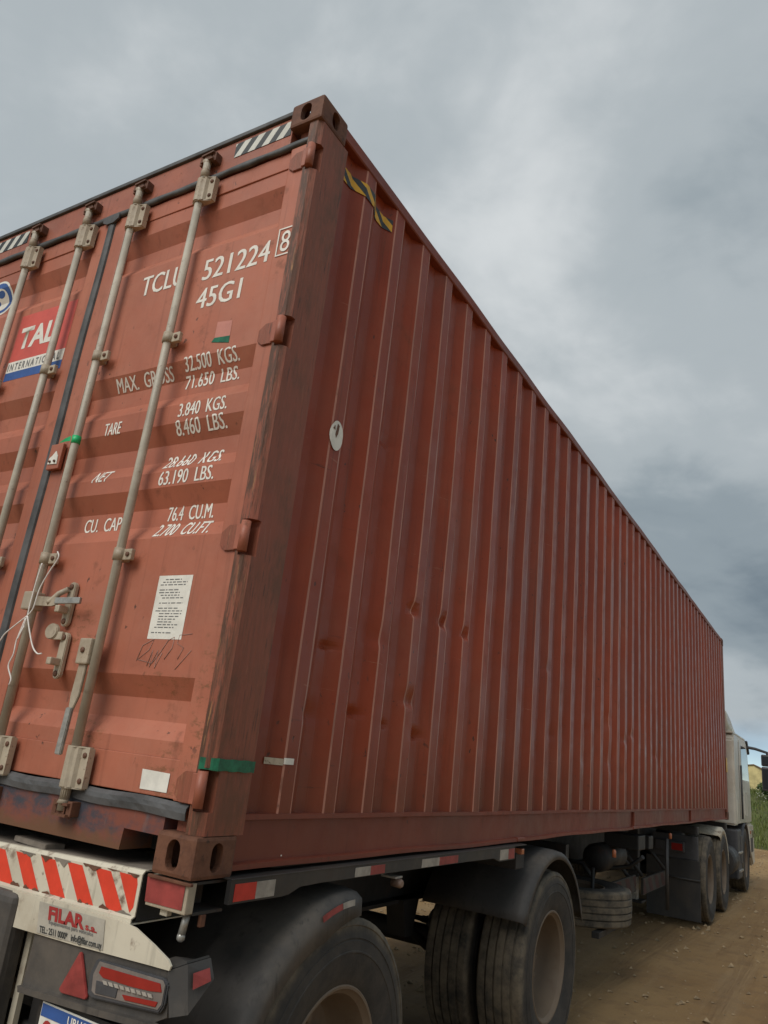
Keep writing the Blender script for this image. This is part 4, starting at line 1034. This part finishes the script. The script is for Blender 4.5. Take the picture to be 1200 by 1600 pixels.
# ================================================================== tractor
tk = thing('tractor_truck', 'cream white cab-over tractor truck coupled ahead of the container', 'truck', (-W/2, 13, -G))
for y in (9.72, 11.07): wheel(tk, XT, y, WZ, 1); wheel(tk, -W-XT, y, WZ, -1)
FY = 14.15
for x, s in ((XT-.01, 1), (-W-XT+.01, -1)): wheel(tk, x, y=FY, z=WZ, s=s, dual=False)
for x in (-.80, -W+.80): MB().box(x-.04, x+.04, 8.9, 15.3, -.62, -.34, .005).build('frame_rail', 'chassis', tk)
for y in (9.72, 11.07, FY): MB().tube([(XT-.1, y, WZ), (-W-XT+.1, y, WZ)], .07, 12).build('axle', 'chassis', tk)
MB().prism(ell(-W/2, 10.5, .50, .55, 20), 'Z', -.16, -.07).build('fifth_wheel', 'chassis', tk); MB().box(-.75, -W+.75, 10.0, 11.0, -.34, -.16, .01).build('fifth_wheel_base', 'chassis', tk)
for s in (0, 1):
    X = (lambda a: a) if s == 0 else (lambda a: -W-a)
    for yc, rng in ((11.07, (8, 125)),):
        g_ = []
        for i in range(17):
            a = R(rng[0]+(rng[1]-rng[0])*i/16); g_.append([(X(xv), yc+(.60+d)*math.cos(a), WZ+(.60+d)*math.sin(a)) for xv, d in ((-.58, 0), (-.3, .006), (.02, 0), (.045, -.03), (.045, -.09))])
        MB().sheet(g_, .005, smooth=True).build('drive_mudguard', 'white', tk)
    g_ = []
    for i in range(13):
        a = R(80+70*i/12); g_.append([(X(xv), 9.72+.60*math.cos(a), WZ+.60*math.sin(a)) for xv in (-.58, -.25)])
    MB().sheet(g_, .005, smooth=True).build('drive_mudguard', 'plastic', tk)
    MB().box(X(.02), X(-.62), 9.00, 9.012, -1.12, -.44, .004).build('mud_flap', 'black', tk); MB().box(X(.0), X(-.55), 9.02, 9.05, -.44, -.16, .01).build('flap_hanger', 'trim', tk)
    MB().tube([(X(.02), 8.99, -.66), (X(-.62), 8.99, -.66)], .012, 8).build('flap_bar', 'black', tk)
    lp = MB().box(X(-.15), X(-.5), 8.93, 9.0, -.36, -.24, .01).build('rear_lamp', 'trim', tk); MB().box(X(-.17), X(-.30), 8.925, 8.9295, -.34, -.26).build('lens', 'lens', lp)
    MB().tube([(X(-.16), 11.95, -.62), (X(-.16), 12.75, -.62)], .24, 20).build('fuel_tank', 'black', tk)
    # steps and dark side skirt behind the front wheel
    MB().box(X(.035), X(-.35), 12.95, 13.52, -.93, -.16, .03).build('step_box', 'trim', tk)
    for z in (-.80, -.52): MB().box(X(.06), X(-.15), 13.0, 13.45, z-.02, z+.015, .006).build('step', 'galv', tk)
    MB().box(X(.045), X(.015), 13.3, 13.6, -.70, -.26, .008).build('side_skirt', 'trim', tk)
    # front wheel arch
    g_ = []
    for i in range(17):
        a = R(0+180*i/16); g_.append([(X(xv), FY+.60*math.cos(a), WZ+.60*math.sin(a)) for xv in (-.45, .0, .05)])
    MB().sheet(g_, .006, smooth=True).build('wheel_arch', 'trim', tk)
# cab body: section in Y-Z, straight sides with bevel
cabP = [(12.95, -.10), (12.95, 1.30), (13.1, 1.42), (14.8, 1.42), (15.02, 1.36), (15.42, .62), (15.50, .10), (15.50, -.10), (14.85, -.10), (14.7, -.04), (13.6, -.04), (13.45, -.10)]
MB().prism(cabP, 'X', .025, -W-.025, .03).build('cab_body', 'cab', tk)
MB().prism([(14.80, -.105), (15.50, -.105), (15.58, -.25), (15.58, -.82), (15.30, -.86), (14.90, -.62), (14.80, -.40)], 'X', .045, -W-.045, .03).build('bumper', 'cab', tk)
for x in (.045, -W-.045):
    MB().box(x-.004, x+.004, 14.95, 15.35, -.60, -.35, .003).build('corner_panel', 'trim', tk); MB().box(x-.008, x+.008, 15.2, 15.5, -.36, -.22, .004).build('headlamp', 'clear', tk)
    MB().box(x-.01, x+.01, 14.9, 15.0, -.28, -.22, .004).build('indicator', 'amber', tk)
# windscreen
MB().poly([(-.10, 15.062, 1.31), (-W+.10, 15.062, 1.31), (-W+.08, 15.418, .645), (-.08, 15.418, .645)]).build('windscreen', 'glass', tk)
# roof fairing
fa = []
FP = [(12.98, .50), (13.3, .49), (13.6, .45), (13.9, .38), (14.2, .275), (14.5, .185), (14.8, .105), (15.05, .03)]
for j, (y, hh) in enumerate(FP):
    u = j/7; wd = W/2-.085-.03*u; row = []
    for k in range(21):
        v = k/20*math.pi; cx_ = math.copysign(abs(math.cos(v))**.22, math.cos(v)); sz_ = abs(math.sin(v))**.30
        row.append((-W/2+wd*cx_, y, 1.41+hh*sz_))
    fa.append(row)
m = MB().sheet(fa, .006, smooth=True); m.poly(fa[0]); m.build('roof_fairing', 'cab', tk)
MB().box(.012, -W-.012, 13.0, 14.95, 1.405, 1.44, .012).build('roof_gutter', 'cab', tk)
# sun visor
MB().prism([(14.95, 1.40), (15.06, 1.42), (15.36, 1.22), (15.36, 1.17), (15.30, 1.17), (15.04, 1.33)], 'X', .05, -W-.05, .01).build('sun_visor', 'trim', tk)
for s in (0, 1):
    X = (lambda a: a) if s == 0 else (lambda a: -W-a)
    dr = thing_part('cab_door', tk, (X(.027), 14.2, 0))
    MB().prism([(13.72, .0), (13.72, 1.34), (14.78, 1.34), (15.02, 1.24), (15.32, .60), (15.36, .02), (14.9, .0)], 'X', X(.026), X(.032), .002).build('door_skin', 'cab', dr)
    MB().prism([(13.95, .66), (13.95, 1.26), (14.76, 1.26), (14.94, 1.18), (15.20, .66)], 'X', X(.0325), X(.035)).build('window', 'glass', dr)
    MB().box(X(.033), X(.045), 13.80, 13.98, .38, .43, .006).build('handle', 'trim', dr)
    MB().box(X(.0325), X(.036), 14.25, 14.60, .05, .45, .01).build('door_panel', 'cab', dr)
    MB().tube([(X(.06), 13.62, -.0), (X(.06), 13.62, .9)], .016, 8).build('grab_rail', 'trim', dr)
    MB().box(X(.0255), X(.028), 13.60, 13.615, -.03, 1.30).build('body_seam', 'dark', tk)
    MB().box(X(.026), X(.03), 13.12, 13.45, -.02, .30, .006).build('locker_door', 'cab', tk)
    # mirror on its arm
    mi = thing_part('mirror', tk, (X(.3), 15.3, 1.0))
    MB().tube([(X(.0), 15.05, 1.30), (X(.16), 15.25, 1.29), (X(.36), 15.40, 1.24), (X(.37), 15.40, 1.10)], .028, 8).build('mirror_arm', 'trim', mi)
    MB().box(X(.25), X(.48), 15.36, 15.48, .98, 1.20, .03, 3).build('mirror_head', 'trim', mi); MB().box(X(.25), X(.48), 15.36, 15.48, .52, .97, .03, 3).build('mirror_head', 'trim', mi)
    MB().box(X(.27), X(.46), 15.352, 15.359, .56, .93).build('mirror_glass', 'glass', mi); MB().box(X(.27), X(.46), 15.352, 15.359, 1.01, 1.17).build('mirror_glass', 'glass', mi)
MB().box(-.3, -W+.3, 12.80, 12.94, -.1, 1.1, .02).build('cab_back', 'trim', tk)
MB().tube([(-.35, 12.7, -.3), (-.35, 12.7, 1.5)], .06, 12).build('air_intake', 'trim', tk)

# ================================================================== bank, hut and plants
def bank_h(x, y):
    y0 = 27.6+.9*math.sin(x*.13)+.5*math.sin(x*.41); t = (y-y0)/7.5
    if t <= 0: return -.12
    t = min(1, t); s = t*t*(3-2*t); return -.02+1.66*s**.8+.10*math.sin(x*1.7+y)*t+.07*math.sin(x*3.1-y*2.2)*t
bxs = [-70+i*.9 for i in range(int(140/.9)+1)]; bys = [26.5+i*.45 for i in range(28)]+[40, 44, 52, 70, 120, 200]
bk = MB().sheet([[(x, y, bank_h(x, y)-G+(0 if y < 60 else .01*(y-60))) for x in bxs] for y in bys], smooth=True).build('grass_bank', 'soil'); bk['kind'] = 'structure'
gr = bmesh.new(); rg_ = random.Random(11)
def blade(b, p, h, w_, az, lean):
    d = Vector((math.cos(az), math.sin(az), 0)); s_ = Vector((-d.y, d.x, 0))*w_
    p = Vector(p); a = b.verts.new(p-s_); c = b.verts.new(p+s_); m1 = p+Vector((0, 0, h*.6))+d*lean*.35; e = b.verts.new(m1-s_*.7); f = b.verts.new(m1+s_*.7); t = b.verts.new(p+Vector((0, 0, h))+d*lean)
    b.faces.new((a, c, f, e)); b.faces.new((e, f, t))
for i in range(52000):
    near = rg_.random() < .72
    x = rg_.uniform(-9, 9) if near else rg_.uniform(-45, 45); y = rg_.uniform(27, 38.5)
    h0 = bank_h(x, y)
    if h0 < -.05: continue
    cl = .5+.5*math.sin(x*1.9+math.sin(y*1.3)*2)*math.sin(y*1.7+x*.6)
    h = rg_.uniform(.10, .30)*(.6+.9*cl); blade(gr, (x, y, h0-G-.02), h, rg_.uniform(.006, .014)*(1 if near else 2), rg_.uniform(0, 6.3), h*rg_.uniform(.1, .7))
m = MB(); m.bm.free(); m.bm = gr; o = m.build('bank_grass', 'grass', fix=False); tag(o, 'long green and straw coloured grass covering the bank', 'grass', kind='stuff')
def leaf_cloud(m, c, rx, ry, rz, n, size, rr):
    c = Vector(c)
    cl = [(Vector((rr.gauss(0, .5)*rx, rr.gauss(0, .5)*ry, rr.gauss(0, .5)*rz)), rr.uniform(.25, .5)) for _ in range(max(5, n//160))]
    for i in range(n):
        q, r = rr.choice(cl); v = Vector((rr.gauss(0, 1), rr.gauss(0, 1), rr.gauss(0, 1))).normalized()*r*rr.uniform(.5, 1.05)
        p = c+q+Vector((v.x*rx, v.y*ry, v.z*rz)); u = Vector((rr.gauss(0, 1), rr.gauss(0, 1), rr.gauss(0, .7))).normalized(); t = u.orthogonal().normalized()
        t = (Matrix.Rotation(rr.uniform(0, 6.3), 3, u) @ t); s_ = size*rr.uniform(.6, 1.3); k = u.cross(t)
        vs_ = [m.bm.verts.new(p+t*s_*a+k*s_*b) for a, b in ((-1, 0), (0, .45), (1, 0), (0, -.45))]; m.bm.faces.new(vs_)
def plant(kind, x, y, hgt, rx, n, size, label, cat, seed, group=None, trunk=.0):
    rr = random.Random(seed); z0 = bank_h(x, y)-G
    t = thing(kind, label, cat, (x, y, z0), group)
    m = MB(); top = Vector((x+rr.uniform(-.1, .1), y, z0+trunk+hgt*.45)); base = Vector((x, y, z0-.05))
    m.tube([base, base.lerp(top, .5)+Vector((.05, 0, 0)), top], max(.02, hgt*.035), 8, r2=max(.008, hgt*.014))
    for k in range(6):
        a = rr.uniform(0, 6.3); s0 = base.lerp(top, rr.uniform(.35, .9)); e = s0+Vector((math.cos(a)*rx*.7, math.sin(a)*rx*.7, hgt*rr.uniform(.15, .4))); m.tube([s0, s0.lerp(e, .5)+Vector((0, 0, .05)), e], max(.01, hgt*.014), 6, r2=.005)
    m.build('trunk' if trunk else 'stem', 'bark', t)
    m = MB(); leaf_cloud(m, (x, y, z0+trunk+hgt*.5), rx, rx, hgt*.5, n, size, rr); m.build('crown' if trunk else 'foliage', 'leaf', t, fix=False)
    return t
plant('tree', -5.6, 46, 1.9, 1.1, 2000, .10, 'leafy tree standing behind the pale yellow hut', 'tree', 21, trunk=.9)
plant('tree', -11.5, 41.5, 3.4, 2.1, 3000, .11, 'broad leafy tree on the grass bank left of the hut', 'tree', 22, trunk=1.2)
hx = UP(1178, 1215, 1, 40).x
plant('shrub', UP(1197, 1268, 1, 33).x+.25, 33, .9, .55, 900, .05, 'flowering shrub on the grass bank below the hut', 'shrub', 23)
plant('shrub', UP(1164, 1230, 1, 39).x-.55, 39, 1.2, .42, 700, .045, 'low shrub beside the hut wall on the bank', 'shrub', 24)
plant('shrub', 2.6, 34.5, 1.1, .8, 1000, .06, 'wide bush on the open end of the grass bank', 'shrub', 25)
m = MB(); rr = random.Random(4); fx = UP(1197, 1268, 1, 33).x+.1
for i in range(70):
    p = Vector((fx+rr.gauss(0, .3), 32.6+rr.gauss(0, .25), 0)); p.z = bank_h(p.x, p.y)-G+rr.uniform(.25, .7); m.prism([(p.x+.02*math.cos(a), p.y+.02*math.sin(a)) for a in (0, 1.3, 2.5, 3.8, 5)], 'Z', p.z, p.z+.012)
o = m.build('wild_flowers', 'flower'); tag(o, 'pale wild flowers dotted over the bank below the hut', 'flowers', kind='stuff')
# hut
hy = 40.0; pA = UP(1163, 1232, 1, hy); pB = UP(1192, 1234, 1, hy); pT = UP(1180, 1196, 1, hy)
hx0, hx1 = pA.x-1.2, pB.x+.02; hz0 = bank_h(pB.x, hy)-G-.1; hz1 = UP(1192, 1203, 1, hy).z; hzp = UP(1178, 1195.5, 1, hy).z
ht = thing('hut', 'small pale yellow rendered hut with low tiled gable on the grass bank', 'hut', ((hx0+hx1)/2, hy+1.5, hz0))
xm = UP(1178, 1200, 1, hy).x
MB().prism([(hx0, hz0), (hx1, hz0), (hx1, hz1), (xm, hzp), (hx0, hz1)], 'Y', hy, hy+3.2).build('wall', 'wall', ht)
for a, b in (((hx0-.12, hz1-.06), (xm, hzp)), ((xm, hzp), (hx1+.10, hz1-.05))):
    nseg = 7
    for k in range(nseg):
        u0, u1 = k/nseg, (k+1)/nseg; x0, x1 = a[0]+(b[0]-a[0])*u0, a[0]+(b[0]-a[0])*u1; z0, z1 = a[1]+(b[1]-a[1])*u0, a[1]+(b[1]-a[1])*u1
        MB().prism([(x0, z0+.003), (x1, z1+.003), (x1, z1+.045), (x0, z0+.035)], 'Y', hy-.06-.01*(k % 2), hy+3.28).build('roof_tile', 'tile', ht)
